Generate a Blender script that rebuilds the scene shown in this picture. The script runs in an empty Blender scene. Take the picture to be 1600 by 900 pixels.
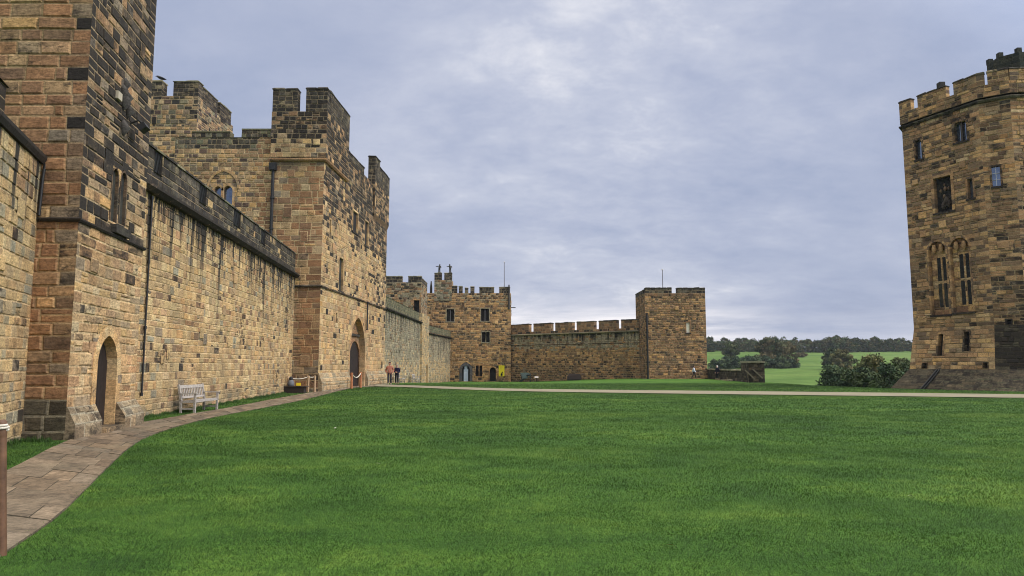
import bpy, math, random
import numpy as np
from mathutils import Vector, Matrix, noise

SC = bpy.context.scene
COL = SC.collection
R = math.radians
# ------------------------------------------------------------------ camera
EYE = 1.65
F = 1120.0                       # focal length in pixels of a 1600 px wide frame
PITCH = math.atan(120 / F)
cam_d = bpy.data.cameras.new('camera')
cam_d.sensor_width = 36.0
cam_d.lens = 36.0 * F / 1600
cam_d.clip_end = 6000
cam_d.clip_start = 0.05
cam = bpy.data.objects.new('camera', cam_d)
COL.objects.link(cam)
cam.location = (0, 0, EYE)
cam.rotation_euler = (R(90) + PITCH, 0, 0)
SC.camera = cam
CP, SP = math.cos(PITCH), math.sin(PITCH)


def ray(px, py):
    a, b = (px - 800) / F, (450 - py) / F
    return Vector((a, CP - b * SP, SP + b * CP))


def gpt(px, py, z=0.0):
    d = ray(px, py)
    t = (z - EYE) / d.z
    return Vector((d.x * t, d.y * t, z))


def rg(px, py, it=25):
    """where the ray meets the lawn"""
    p = gpt(px, py, 0)
    for _ in range(it):
        p = gpt(px, py, .5 * p.z + .5 * gz(p.x, p.y))
    return p


def ypt(px, py, Y):
    d = ray(px, py)
    t = Y / d.y
    return Vector((d.x * t, Y, EYE + d.z * t))


# ------------------------------------------------------------------ terrain
def sstep(a, b, x):
    t = min(1, max(0, (x - a) / (b - a)))
    return t * t * (3 - 2 * t)


EDGE = [(40, 170), (29, 120), (26.9, 95), (24.4, 72), (23.9, 67), (23.9, 57.5), (26.6, 50.6), (28.6, 47.5), (31, 44.6), (45, 43.2), (80, 42), (140, 30)]
EDGE_POLY = EDGE + [(140, -60), (-200, -60), (-200, 170)]


def in_poly(x, y, poly):
    c = False
    j = len(poly) - 1
    for i in range(len(poly)):
        xi, yi = poly[i]
        xj, yj = poly[j]
        if (yi > y) != (yj > y) and x < (xj - xi) * (y - yi) / (yj - yi) + xi:
            c = not c
        j = i
    return c


def np_in_poly(x, y, poly):
    c = np.zeros(x.shape, bool)
    j = len(poly) - 1
    for i in range(len(poly)):
        xi, yi = poly[i]
        xj, yj = poly[j]
        if yi != yj:
            c ^= ((yi > y) != (yj > y)) & (x < (xj - xi) * (y - yi) / (yj - yi) + xi)
        j = i
    return c


def seg_dist(x, y, a, b):
    dx, dy = b[0] - a[0], b[1] - a[1]
    t = max(0, min(1, ((x - a[0]) * dx + (y - a[1]) * dy) / (dx * dx + dy * dy)))
    return math.hypot(x - a[0] - t * dx, y - a[1] - t * dy)


def plateau(x, y):
    return -0.9 * sstep(60, 110, y) * (1 - 0.8 * sstep(0, 18, x)) - 0.25 * sstep(-60, -200, -y) * 0


def gz(x, y):
    p = plateau(x, y)
    if in_poly(x, y, EDGE_POLY):
        return p
    d = min(seg_dist(x, y, EDGE[i], EDGE[i + 1]) for i in range(len(EDGE) - 1))
    zo = max(-8.0, -13.5 + 0.048 * min(y, 520)) + 1.2 * noise.noise(Vector((x * .012, y * .012, 3))) * sstep(150, 300, y)
    if y > 520:
        zo += min(6, (y - 520) * .01)
    s = sstep(0, 28, d)
    return p * (1 - s) + zo * s


# ------------------------------------------------------------------ colours
def lin(c):
    return tuple(((v / 255) / 12.92 if v <= 10 else (((v / 255) + .055) / 1.055) ** 2.4) for v in c)


RND = random.Random(7)
SG = 1.0


def pal(*items, k=1.0):
    """weighted stone colours; k < 1 draws them towards their mean"""
    ws = [w for w, _ in items]
    cs = [lin(c) for _, c in items]
    tot = sum(ws)
    mean = [sum(w * c[i] for w, c in zip(ws, cs)) / tot for i in range(3)]
    cs = [tuple(m + (x - m) * k for m, x in zip(mean, c)) for c in cs]
    return ws, cs


P_WARM = pal((.24, (186, 150, 106)), (.2, (172, 140, 102)), (.14, (166, 126, 94)), (.1, (198, 158, 98)), (.14, (140, 124, 102)), (.1, (118, 96, 74)), (.08, (206, 180, 138)), k=.5)
P_BROWN = pal((.3, (156, 116, 82)), (.24, (142, 104, 74)), (.18, (128, 96, 72)), (.14, (170, 132, 94)), (.1, (108, 84, 66)), (.04, (82, 68, 58)), k=.5)
P_DARK = pal((.3, (52, 47, 44)), (.25, (72, 62, 54)), (.2, (94, 78, 62)), (.13, (120, 98, 74)), (.07, (150, 124, 92)), (.05, (128, 122, 112)))
P_DARK = ([.3, .25, .25, .2], [lin(c) for c in ((142, 112, 82), (126, 100, 76), (150, 122, 90), (130, 114, 94))], (.48, .88))
P_BLACK = pal((.45, (46, 43, 42)), (.3, (60, 54, 50)), (.15, (82, 72, 62)), (.1, (108, 94, 78)))
P_BLACK = ([.4, .3, .3], [lin(c) for c in ((104, 88, 72), (92, 82, 72), (122, 104, 82))], (.9, 1.3))
P_RUBBLE = pal((.2, (98, 80, 70)), (.2, (124, 108, 90)), (.2, (146, 118, 88)), (.16, (168, 136, 98)), (.1, (188, 150, 100)), (.14, (80, 68, 62)))
P_BUFF = pal((.25, (188, 160, 112)), (.25, (176, 146, 102)), (.16, (164, 132, 96)), (.12, (198, 172, 126)), (.12, (150, 130, 102)), (.06, (124, 106, 84)), (.04, (178, 134, 90)), k=.42)
P_GREY = pal((.3, (140, 130, 108)), (.25, (154, 142, 114)), (.2, (124, 114, 96)), (.15, (166, 150, 118)), (.1, (106, 98, 84)), k=.6)
P_FAR = pal((.24, (182, 140, 92)), (.22, (160, 122, 84)), (.16, (136, 104, 76)), (.14, (196, 156, 106)), (.12, (104, 84, 66)), (.12, (72, 60, 52)), k=.8)
P_FARD = pal((.24, (158, 122, 88)), (.24, (140, 106, 76)), (.2, (120, 92, 70)), (.12, (172, 136, 96)), (.12, (92, 74, 62)), (.08, (58, 49, 46)), k=.75)
P_PARA = pal((.3, (74, 68, 60)), (.25, (92, 84, 72)), (.2, (62, 57, 52)), (.15, (108, 98, 82)), (.1, (128, 114, 88))) + ((.3, .95),)
P_RT = pal((.2, (142, 112, 82)), (.2, (158, 124, 90)), (.18, (122, 98, 76)), (.14, (176, 140, 100)), (.1, (190, 152, 104)), (.14, (92, 78, 66)), k=.85)
P_APRON = pal((.4, (82, 74, 59)), (.3, (94, 84, 67)), (.3, (72, 65, 53)), k=.6) + ((.1, .7),)
P_LICHEN = pal((.4, (112, 108, 84)), (.3, (96, 92, 76)), (.3, (128, 120, 96)))
M_WARM, M_DARK, M_PALE, M_GREY, M_MID = lin((192, 166, 126)), lin((140, 122, 96)), lin((200, 178, 140)), lin((150, 140, 118)), lin((168, 142, 104))


def pick(p, rnd=RND):
    c = rnd.choices(p[1], p[0])[0]
    k = rnd.uniform(.86, 1.14)
    w = rnd.uniform(-.05, .05)
    soot = rnd.uniform(*p[2]) if len(p) > 2 else rnd.uniform(0, .3) ** 1.5
    return (c[0] * k * (1 + w), c[1] * k, c[2] * k * (1 - w), soot)


# ------------------------------------------------------------------ mesh builder
class MB:
    def __init__(s):
        s.v, s.f, s.c, s.sm = [], [], [], []

    def face(s, pts, col, smooth=False):
        i = len(s.v)
        s.v.extend(pts)
        s.f.append(tuple(range(i, i + len(pts))))
        s.c.append(col)
        s.sm.append(smooth)

    def box(s, lo, hi, col, M=None):
        x0, y0, z0 = lo
        x1, y1, z1 = hi
        p = [Vector(q) for q in ((x0, y0, z0), (x1, y0, z0), (x1, y1, z0), (x0, y1, z0), (x0, y0, z1), (x1, y0, z1), (x1, y1, z1), (x0, y1, z1))]
        if M is not None:
            p = [M @ q for q in p]
        for q in ((0, 3, 2, 1), (4, 5, 6, 7), (0, 1, 5, 4), (1, 2, 6, 5), (2, 3, 7, 6), (3, 0, 4, 7)):
            s.face([p[k] for k in q], col)

    def bar(s, a, b, w, h, col, up=Vector((0, 0, 1))):
        a, b = Vector(a), Vector(b)
        d = (b - a).normalized()
        x = d.cross(up)
        if x.length < 1e-4:
            x = d.cross(Vector((1, 0, 0)))
        x.normalize()
        y = x.cross(d)
        r = [a + x * sx * w / 2 + y * sy * h / 2 for sx, sy in ((-1, -1), (1, -1), (1, 1), (-1, 1))]
        t = [q + (b - a) for q in r]
        s.face(r, col)
        s.face(t[::-1], col)
        for k in range(4):
            s.face([r[k], t[k], t[(k + 1) % 4], r[(k + 1) % 4]][::-1], col)

    def tube(s, pts, rad, col, n=8, caps=True, smooth=True):
        pts = [Vector(p) for p in pts]
        if not hasattr(rad, '__len__'):
            rad = [rad] * len(pts)
        rings = []
        for i, p in enumerate(pts):
            d = (pts[min(i + 1, len(pts) - 1)] - pts[max(i - 1, 0)]).normalized()
            ref = Vector((0, 0, 1)) if abs(d.z) < .9 else Vector((1, 0, 0))
            x = d.cross(ref).normalized()
            y = d.cross(x)
            rings.append([p + (x * math.cos(2 * math.pi * k / n) + y * math.sin(2 * math.pi * k / n)) * rad[i] for k in range(n)])
        base = len(s.v)
        for r in rings:
            s.v.extend(r)
        for i in range(len(rings) - 1):
            for k in range(n):
                a, b = base + i * n + k, base + i * n + (k + 1) % n
                s.f.append((a, b, b + n, a + n))
                s.c.append(col)
                s.sm.append(smooth)
        if caps:
            s.face(rings[0], col)
            s.face(rings[-1][::-1], col)

    def lathe(s, prof, o, col, n=12, axis=Vector((0, 0, 1))):
        o = Vector(o)
        s.tube([o + axis * z for r, z in prof], [max(r, .0005) for r, z in prof], col, n=n)

    def build(s, name, mat, parent=None, loc=None):
        o = Vector((0, 0, 0))
        if parent is not None and loc is None:
            o = Vector(parent.get('_o', (0, 0, 0)))
        elif loc is not None:
            o = Vector(loc)
        me = bpy.data.meshes.new(name)
        me.from_pydata([tuple(Vector(p) - o) for p in s.v], [], s.f)
        me.polygons.foreach_set('use_smooth', s.sm)
        at = me.color_attributes.new('col', 'FLOAT_COLOR', 'CORNER')
        arr = np.empty((len(me.loops), 4), np.float32)
        cnt = np.array([len(f) for f in s.f])
        arr[:] = np.repeat(np.array([(tuple(c) + (0.0,))[:4] for c in s.c], np.float32), cnt, axis=0)
        at.data.foreach_set('color', arr.ravel())
        me.materials.append(mat)
        ob = bpy.data.objects.new(name, me)
        COL.objects.link(ob)
        if parent is not None:
            ob.parent = parent
        elif loc is not None:
            ob.location = o
        return ob


def tag(o, label=None, cat=None, group=None, kind=None):
    if label:
        o['label'] = label
    if cat:
        o['category'] = cat
    if group:
        o['group'] = group
    if kind:
        o['kind'] = kind
    return o


def thing(name, label, cat, loc=(0, 0, 0), rotz=0, group=None, local=False):
    o = bpy.data.objects.new(name, None)
    COL.objects.link(o)
    o.empty_display_size = .3
    o.location = loc
    o.rotation_euler = (0, 0, rotz)
    if not local:
        o['_o'] = tuple(loc)
    return tag(o, label, cat, group, 'thing')


def copy_tree(o, parent=None):
    c = o.copy()
    COL.objects.link(c)
    if parent is not None:
        c.parent = parent
    for ch in list(o.children):
        copy_tree(ch, c)
    return c


# ------------------------------------------------------------------ materials
def nn(nt, t, **kw):
    n = nt.nodes.new(t)
    for k, v in kw.items():
        if k in ('operation', 'blend_type', 'data_type', 'attribute_name', 'noise_dimensions', 'interpolation', 'clamp', 'use_clamp', 'feature', 'distance'):
            setattr(n, k, v)
        else:
            n.inputs[k].default_value = v
    return n


def new_mat(name):
    m = bpy.data.materials.new(name)
    m.use_nodes = True
    nt = m.node_tree
    nt.nodes.clear()
    out = nt.nodes.new('ShaderNodeOutputMaterial')
    b = nt.nodes.new('ShaderNodeBsdfPrincipled')
    nt.links.new(b.outputs[0], out.inputs[0])
    return m, nt, b


def ramp(nt, stops, interp='LINEAR'):
    r = nt.nodes.new('ShaderNodeValToRGB')
    r.color_ramp.interpolation = interp
    e = r.color_ramp.elements
    while len(e) < len(stops):
        e.new(.5)
    for k, (p, c) in enumerate(stops):
        e[k].position = p
        e[k].color = (c, c, c, 1) if not hasattr(c, '__len__') else (*c[:3], 1)
    return r


def mixc(nt, a, b, fac, mode='MIX'):
    m = nt.nodes.new('ShaderNodeMix')
    m.data_type = 'RGBA'
    m.blend_type = mode
    for sock, val in ((m.inputs[6], a), (m.inputs[7], b), (m.inputs[0], fac)):
        if hasattr(val, 'is_output') or isinstance(val, bpy.types.NodeSocket):
            nt.links.new(val, sock)
        elif hasattr(val, '__len__'):
            sock.default_value = (*val[:3], 1)
        else:
            sock.default_value = val
    return m.outputs[2]


def math_n(nt, op, a, b=None, clamp=False):
    m = nt.nodes.new('ShaderNodeMath')
    m.operation = op
    m.use_clamp = clamp
    for i, v in enumerate((a, b)):
        if v is None:
            continue
        if isinstance(v, bpy.types.NodeSocket):
            nt.links.new(v, m.inputs[i])
        else:
            m.inputs[i].default_value = v
    return m.outputs[0]


def noise_n(nt, vec, scale, detail=4, rough=.55, dist=0.0):
    n = nt.nodes.new('ShaderNodeTexNoise')
    n.inputs['Scale'].default_value = scale
    n.inputs['Detail'].default_value = detail
    n.inputs['Roughness'].default_value = rough
    n.inputs['Distortion'].default_value = dist
    if vec is not None:
        nt.links.new(vec, n.inputs['Vector'])
    return n.outputs[0]


def scaled(nt, vec, sc):
    m = nt.nodes.new('ShaderNodeVectorMath')
    m.operation = 'MULTIPLY'
    nt.links.new(vec, m.inputs[0])
    m.inputs[1].default_value = sc
    return m.outputs[0]


def stone_mat(name, streaks=(), bump=.5, fine=16, damp=None, contrast=1.0, soot=0.0):
    """masonry: every stone's own colour, its grain and weathering, and dark runs of damp below a ledge"""
    m, nt, b = new_mat(name)
    at = nn(nt, 'ShaderNodeAttribute', attribute_name='col')
    geo = nt.nodes.new('ShaderNodeNewGeometry')
    pos = geo.outputs['Position']
    n1 = noise_n(nt, pos, 2.2, 6, .65)
    r1 = ramp(nt, [(.28, .42), (.5, 1.0), (.72, 1.5)])
    nt.links.new(n1, r1.inputs[0])
    c = mixc(nt, at.outputs['Color'], r1.outputs[0], .6 * contrast, 'MULTIPLY')
    # bedding of the sandstone, tilted from block to block by the warp of a slow noise
    st_ = noise_n(nt, scaled(nt, pos, (2.2, 2.2, 15)), 1.0, 6, .65, 1.2)
    rs_ = ramp(nt, [(.32, .60), (.5, 1.0), (.68, 1.34)])
    nt.links.new(st_, rs_.inputs[0])
    c = mixc(nt, c, rs_.outputs[0], .7 * contrast, 'MULTIPLY')
    n2 = noise_n(nt, scaled(nt, pos, (1, 1, 1.8)), fine, 8, .7)
    r2 = ramp(nt, [(.30, .22), (.5, 1.0), (.70, 1.7)])
    nt.links.new(n2, r2.inputs[0])
    c = mixc(nt, c, r2.outputs[0], .8 * contrast, 'MULTIPLY')
    # small dark pits and lichen flecks
    n3 = noise_n(nt, pos, 7, 8, .75, .6)
    r3 = ramp(nt, [(.60, 0.0), (.72, 1.0)])
    nt.links.new(n3, r3.inputs[0])
    c = mixc(nt, c, lin((66, 58, 50)), math_n(nt, 'MULTIPLY', r3.outputs[0], .6))
    n4 = noise_n(nt, scaled(nt, pos, (1, 1, 1)), .55, 5, .6)
    r4 = ramp(nt, [(.54, 0.0), (.66, 1.0)])
    nt.links.new(n4, r4.inputs[0])
    c = mixc(nt, c, lin((96, 92, 76)), math_n(nt, 'MULTIPLY', r4.outputs[0], .32 + soot))
    # soot lies in blotches, thickest on the stones that hold it
    ns = noise_n(nt, scaled(nt, pos, (2.3, 2.3, 3.6)), 1.0, 9, .72, .5)
    sv = math_n(nt, 'ADD', math_n(nt, 'MULTIPLY', at.outputs['Alpha'], .92), math_n(nt, 'MULTIPLY', math_n(nt, 'SUBTRACT', ns, .49), 3.0))
    rsv = ramp(nt, [(.34, 0.0), (.56, .6), (.86, .93)])
    nt.links.new(sv, rsv.inputs[0])
    sc_ = mixc(nt, lin((40, 36, 33)), r2.outputs[0], .6, 'MULTIPLY')
    c = mixc(nt, c, sc_, rsv.outputs[0])
    sep = nt.nodes.new('ShaderNodeSeparateXYZ')
    nt.links.new(pos, sep.inputs[0])
    z = sep.outputs[2]
    for (zt, length, amt, dens) in streaks:
        s = noise_n(nt, scaled(nt, pos, (dens, dens, .10)), 1.0, 4, .7)
        # the runs differ in length
        ln = noise_n(nt, scaled(nt, pos, (dens * .6, dens * .6, 0.0)), 1.0, 2)
        reach = math_n(nt, 'MULTIPLY', math_n(nt, 'MAXIMUM', math_n(nt, 'SUBTRACT', ln, .28), .02), length * 3.0)
        depth = math_n(nt, 'SUBTRACT', zt, z)
        fall = math_n(nt, 'SUBTRACT', 1.0, math_n(nt, 'DIVIDE', depth, reach), True)
        below = math_n(nt, 'GREATER_THAN', depth, -.02)
        rs = ramp(nt, [(.49, 0.0), (.55, 1.0)])
        nt.links.new(s, rs.inputs[0])
        k = math_n(nt, 'MULTIPLY', math_n(nt, 'MULTIPLY', rs.outputs[0], below), math_n(nt, 'MULTIPLY', fall, amt * 1.6), True)
        c = mixc(nt, c, lin((52, 48, 42)), k)
    if damp:
        zb, hh = damp
        nd = noise_n(nt, pos, 1.3, 5, .6)
        k = math_n(nt, 'SUBTRACT', 1.0, math_n(nt, 'DIVIDE', math_n(nt, 'SUBTRACT', z, zb), hh), True)
        rd = ramp(nt, [(.42, 0.0), (.58, 1.0)])
        nt.links.new(nd, rd.inputs[0])
        c = mixc(nt, c, lin((98, 94, 78)), math_n(nt, 'MULTIPLY', math_n(nt, 'MULTIPLY', k, rd.outputs[0]), .75))
    nt.links.new(c, b.inputs['Base Color'])
    b.inputs['Roughness'].default_value = .92
    b.inputs['Specular IOR Level'].default_value = .25
    bp = nt.nodes.new('ShaderNodeBump')
    bp.inputs['Strength'].default_value = bump
    bp.inputs['Distance'].default_value = .04
    nb = math_n(nt, 'ADD', math_n(nt, 'MULTIPLY', n2, .6), math_n(nt, 'MULTIPLY', n3, .6))
    nt.links.new(nb, bp.inputs['Height'])
    nt.links.new(bp.outputs[0], b.inputs['Normal'])
    return m


def simple_mat(name, col=None, rough=.6, metal=0.0, var=.25, scale=12, bump=.15, spec=.4):
    """col None: colour from the mesh's own 'col' attribute"""
    m, nt, b = new_mat(name)
    tc = nt.nodes.new('ShaderNodeTexCoord')
    n = noise_n(nt, tc.outputs['Object'], scale, 6, .6)
    r = ramp(nt, [(.3, 1 - var), (.7, 1 + var)])
    nt.links.new(n, r.inputs[0])
    if col is None:
        at = nn(nt, 'ShaderNodeAttribute', attribute_name='col')
        c = mixc(nt, at.outputs['Color'], r.outputs[0], 1.0, 'MULTIPLY')
    else:
        c = mixc(nt, lin(col), r.outputs[0], 1.0, 'MULTIPLY')
    nt.links.new(c, b.inputs['Base Color'])
    b.inputs['Roughness'].default_value = rough
    b.inputs['Metallic'].default_value = metal
    b.inputs['Specular IOR Level'].default_value = spec
    if bump:
        bp = nt.nodes.new('ShaderNodeBump')
        bp.inputs['Strength'].default_value = bump
        bp.inputs['Distance'].default_value = .01
        nt.links.new(n, bp.inputs['Height'])
        nt.links.new(bp.outputs[0], b.inputs['Normal'])
    return m


MS = stone_mat('weathered_sandstone')
MS_T1 = stone_mat('tower_sandstone', bump=.8, fine=11)
MS_W1 = stone_mat('curtain_sandstone', streaks=[(7.05, 3.4, 1.0, 2.8), (7.05, 1.1, .9, 4.5)], damp=(0, .9), bump=.6)
MS_W2 = stone_mat('curtain_sandstone_bay', streaks=[(6.2, 2.4, 1.0, 2.6)], damp=(0, .8), bump=.6)
MS_W3 = stone_mat('grey_curtain_stone', streaks=[(6.65, 4.5, .55, 1.6)], damp=(-.8, 1.5), soot=.2)
MS_W4 = stone_mat('grey_curtain_stone_far', streaks=[(5.65, 4.5, .75, 1.3)], damp=(-.9, 1.5), soot=.2)
MS_FW = stone_mat('far_curtain_stone', streaks=[(6.02, 2.2, .95, 1.6)], fine=9, contrast=1.0)
MS_FAR = stone_mat('far_sandstone', fine=7, bump=.4)
MS_COPE = stone_mat('coping_stone', soot=.25)
M_IRON = simple_mat('black_iron', (34, 33, 34), .5, .0, .3)
M_LEAD = simple_mat('lead_glass', (46, 52, 62), .12, 0, .3, 5, .05, .7)
M_GLASS = simple_mat('window_glass', (120, 132, 150), .08, .75, .2, 3, .03, .9)
M_VOID = simple_mat('dark_void_boards', (26, 23, 23), .85, 0, .4, 6)
M_WOODD = simple_mat('dark_oak', (40, 30, 26), .7, 0, .4, 9)
M_TEAK = simple_mat('weathered_teak', (158, 150, 142), .8, 0, .32, 22, .2)
M_POST = simple_mat('turned_post_wood', (98, 70, 50), .6, 0, .4, 10, .3)
M_POSTO = simple_mat('orange_post_wood', (168, 108, 70), .7, 0, .25, 10, .2)
M_POSTP = simple_mat('pale_post_wood', (176, 146, 114), .7, 0, .25, 10, .2)
M_ROPE = simple_mat('pale_rope', (206, 196, 180), .85, 0, .25, 60, .4)
M_VC = simple_mat('painted_surface', None, .7, 0, .12, 14)
M_CLOTH = simple_mat('cloth', None, .9, 0, .2, 18, .2, .2)
M_SKIN = simple_mat('skin', (196, 146, 122), .55, 0, .08, 20, .05)
M_BRONZE = simple_mat('grey_green_gun_metal', (112, 126, 126), .5, .2, .3, 8)
M_PALEGATE = simple_mat('pale_blue_door_paint', (178, 190, 210), .5, 0, .1, 6)


# ------------------------------------------------------------------ masonry
class Face:
    """a wall plane from plan point A to B (A at the left seen from outside); optional other plan points at the top"""

    def __init__(s, A, B, z0=0., z1=1., At=None, Bt=None):
        s.A, s.B = Vector((A[0], A[1])), Vector((B[0], B[1]))
        s.At = Vector((At[0], At[1])) if At is not None else s.A
        s.Bt = Vector((Bt[0], Bt[1])) if Bt is not None else s.B
        s.z0, s.z1 = z0, z1
        d = s.B - s.A
        s.L = d.length
        s.u = d / s.L
        s.n = Vector((s.u.y, -s.u.x))

    def P(s, u, z, d=0.0):
        t = (z - s.z0) / (s.z1 - s.z0)
        k = u / s.L
        p = (s.A * (1 - k) + s.B * k) * (1 - t) + (s.At * (1 - k) + s.Bt * k) * t + s.n * d
        return Vector((p.x, p.y, z))

    def px(s, px, py):
        d = ray(px, py)
        # n.(o + t d - A) = 0
        t = (s.n.dot(s.A)) / (s.n.x * d.x + s.n.y * d.y)
        p = Vector((d.x * t, d.y * t))
        return (p - s.A).dot(s.u), EYE + d.z * t

    def rect(s, x0, y0, x1, y1):
        xm, ym = (x0 + x1) / 2, (y0 + y1) / 2
        return (s.px(x0, ym)[0], s.px(x1, ym)[0], s.px(xm, y1)[1], s.px(xm, y0)[1])


class Op:
    def __init__(s, kind, u0, u1, z0, z1):
        s.kind, s.u0, s.u1, s.z0, s.z1 = kind, u0, u1, z0, z1
        w = u1 - u0
        s.ha = {'rect': 0, 'arch': w / 2, 'point': w * .60, 'flat': w * .25}[kind]
        s.ha = min(s.ha, (z1 - z0) * .6)
        s.sp = z1 - s.ha

    def grow(s, e):
        o = Op(s.kind, s.u0 - e, s.u1 + e, s.z0, s.z1 + e)
        return o

    def hw(s, z):
        w = (s.u1 - s.u0)
        if z <= s.sp or s.ha <= 0:
            return w / 2
        ha = s.ha
        Rr = (ha * ha + w * w / 4) / w
        q = Rr * Rr - (z - s.sp) ** 2
        return max(0, math.sqrt(max(0, q)) - (Rr - w / 2))

    def span(s, z):
        c = (s.u0 + s.u1) / 2
        h = s.hw(z)
        return c - h, c + h

    def outline(s, nj=4, na=7):
        """points from bottom left up over the apex and down to bottom right"""
        left = [(s.u0, s.z0 + (s.sp - s.z0) * k / nj) for k in range(nj + 1)]
        if s.ha > 0:
            for k in range(1, na):
                a = k / na
                z = s.sp + s.ha * math.sin(a * math.pi / 2)
                left.append((s.span(z)[0], z))
            top = [((s.u0 + s.u1) / 2, s.z1)]
        else:
            top = []
        c = s.u0 + s.u1
        right = [(c - u, z) for u, z in reversed(left)]
        return left + top + right


def cell(mb, fc, a, b, c, d, st, col, mort, la=False, lb=False, flat=False, rnd=RND, lift=0.0):
    wz, wu = st.get('wz', .03), st.get('wu', .04)
    ox = fc.A.x * 3.1 + fc.A.y

    def P(u, z, dd=0.0):
        # courses wander and joints lean a little; the corners stay put
        e = min(1, max(0, min(u, fc.L - u) / .5))
        q = noise.noise(Vector((u * .55 + ox, z * .8, 2.0)))
        r_ = noise.noise(Vector((u * 1.1 + ox, z * 1.9, 7.0)))
        return fc.P(u + wu * r_ * e, z + wz * q, dd + lift)
    if flat:
        mb.face([P(a, c, .004), P(b, c, .004), P(b, d, .004), P(a, d, .004)], col)
        return
    m = st['m'] / 2
    rec = st.get('rec', .012)
    p = rnd.uniform(0, st.get('out', .014))
    if la or lb:
        p = rnd.uniform(0, .004)
    bev = min(st.get('bev', .018), (b - a) * .18, (d - c) * .18)
    j = lambda: rnd.uniform(-.35, .6) * m
    a0 = a if la else a + m + j()
    b0 = b if lb else b - m - j()
    c0, d0 = c + m + j(), d - m - j()
    if b0 - a0 < .02 or d0 - c0 < .02:
        return
    tilt = rnd.uniform(-.5, .5) * m
    O = [P(a, c, 0 if la else -rec), P(b, c, 0 if lb else -rec), P(b, d, 0 if lb else -rec), P(a, d, 0 if la else -rec)]
    aa, ab = (a0, a0) if la else (a0 + tilt, a0 - tilt)
    ba, bb = (b0, b0) if lb else (b0 + tilt, b0 - tilt)
    I = [P(aa, c0, -rec), P(ba, c0, -rec), P(bb, d0, -rec), P(ab, d0, -rec)]
    if la:
        I[0], I[3] = P(aa, c0, p), P(ab, d0, p)
    if lb:
        I[1], I[2] = P(ba, c0, p), P(bb, d0, p)
    ia = 0 if la else bev
    ib = 0 if lb else bev
    Fp = [P(aa + ia, c0 + bev, p), P(ba - ib, c0 + bev, p), P(bb - ib, d0 - bev, p), P(ab + ia, d0 - bev, p)]
    ec = tuple(x * .8 + y * .2 for x, y in zip(col, mort))
    i = len(mb.v)
    mb.v.extend(O + I + Fp)
    ec = ec + (col[3] * .85 if len(col) > 3 else 0,)
    for k in range(4):
        q = (k + 1) % 4
        if not ((k == 3 and la) or (k == 1 and lb)):
            mb.f.append((i + k, i + q, i + 4 + q, i + 4 + k)); mb.c.append(mort); mb.sm.append(False)
            mb.f.append((i + 4 + k, i + 4 + q, i + 8 + q, i + 8 + k)); mb.c.append(ec); mb.sm.append(False)
    mb.f.append((i + 8, i + 9, i + 10, i + 11)); mb.c.append(col); mb.sm.append(False)


def clump(col, u, z, fc):
    """weathering keeps company: soot and tone follow slow patches across the wall"""
    if len(col) < 4:
        return col
    ox = fc.A.x * 2.3 + fc.A.y
    q = noise.noise(Vector((u * .55 + ox, z * .85, 11.0))) + .5 * noise.noise(Vector((u * 1.6 + ox, z * 2.2, 13.0)))
    f = sstep(-.18, .42, q)
    a = col[3]
    a = max(a * (f + (1 - f) * min(1, max(0, (a - .80) / .25))), .34 * sstep(.12, .6, q))
    t = 1 + .22 * noise.noise(Vector((u * .4 + ox, z * .6, 17.0)))
    h = .06 * noise.noise(Vector((u * .35 + ox, z * .5, 19.0)))
    return (col[0] * t * (1 + h), col[1] * t, col[2] * t * (1 - h), a)


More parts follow.
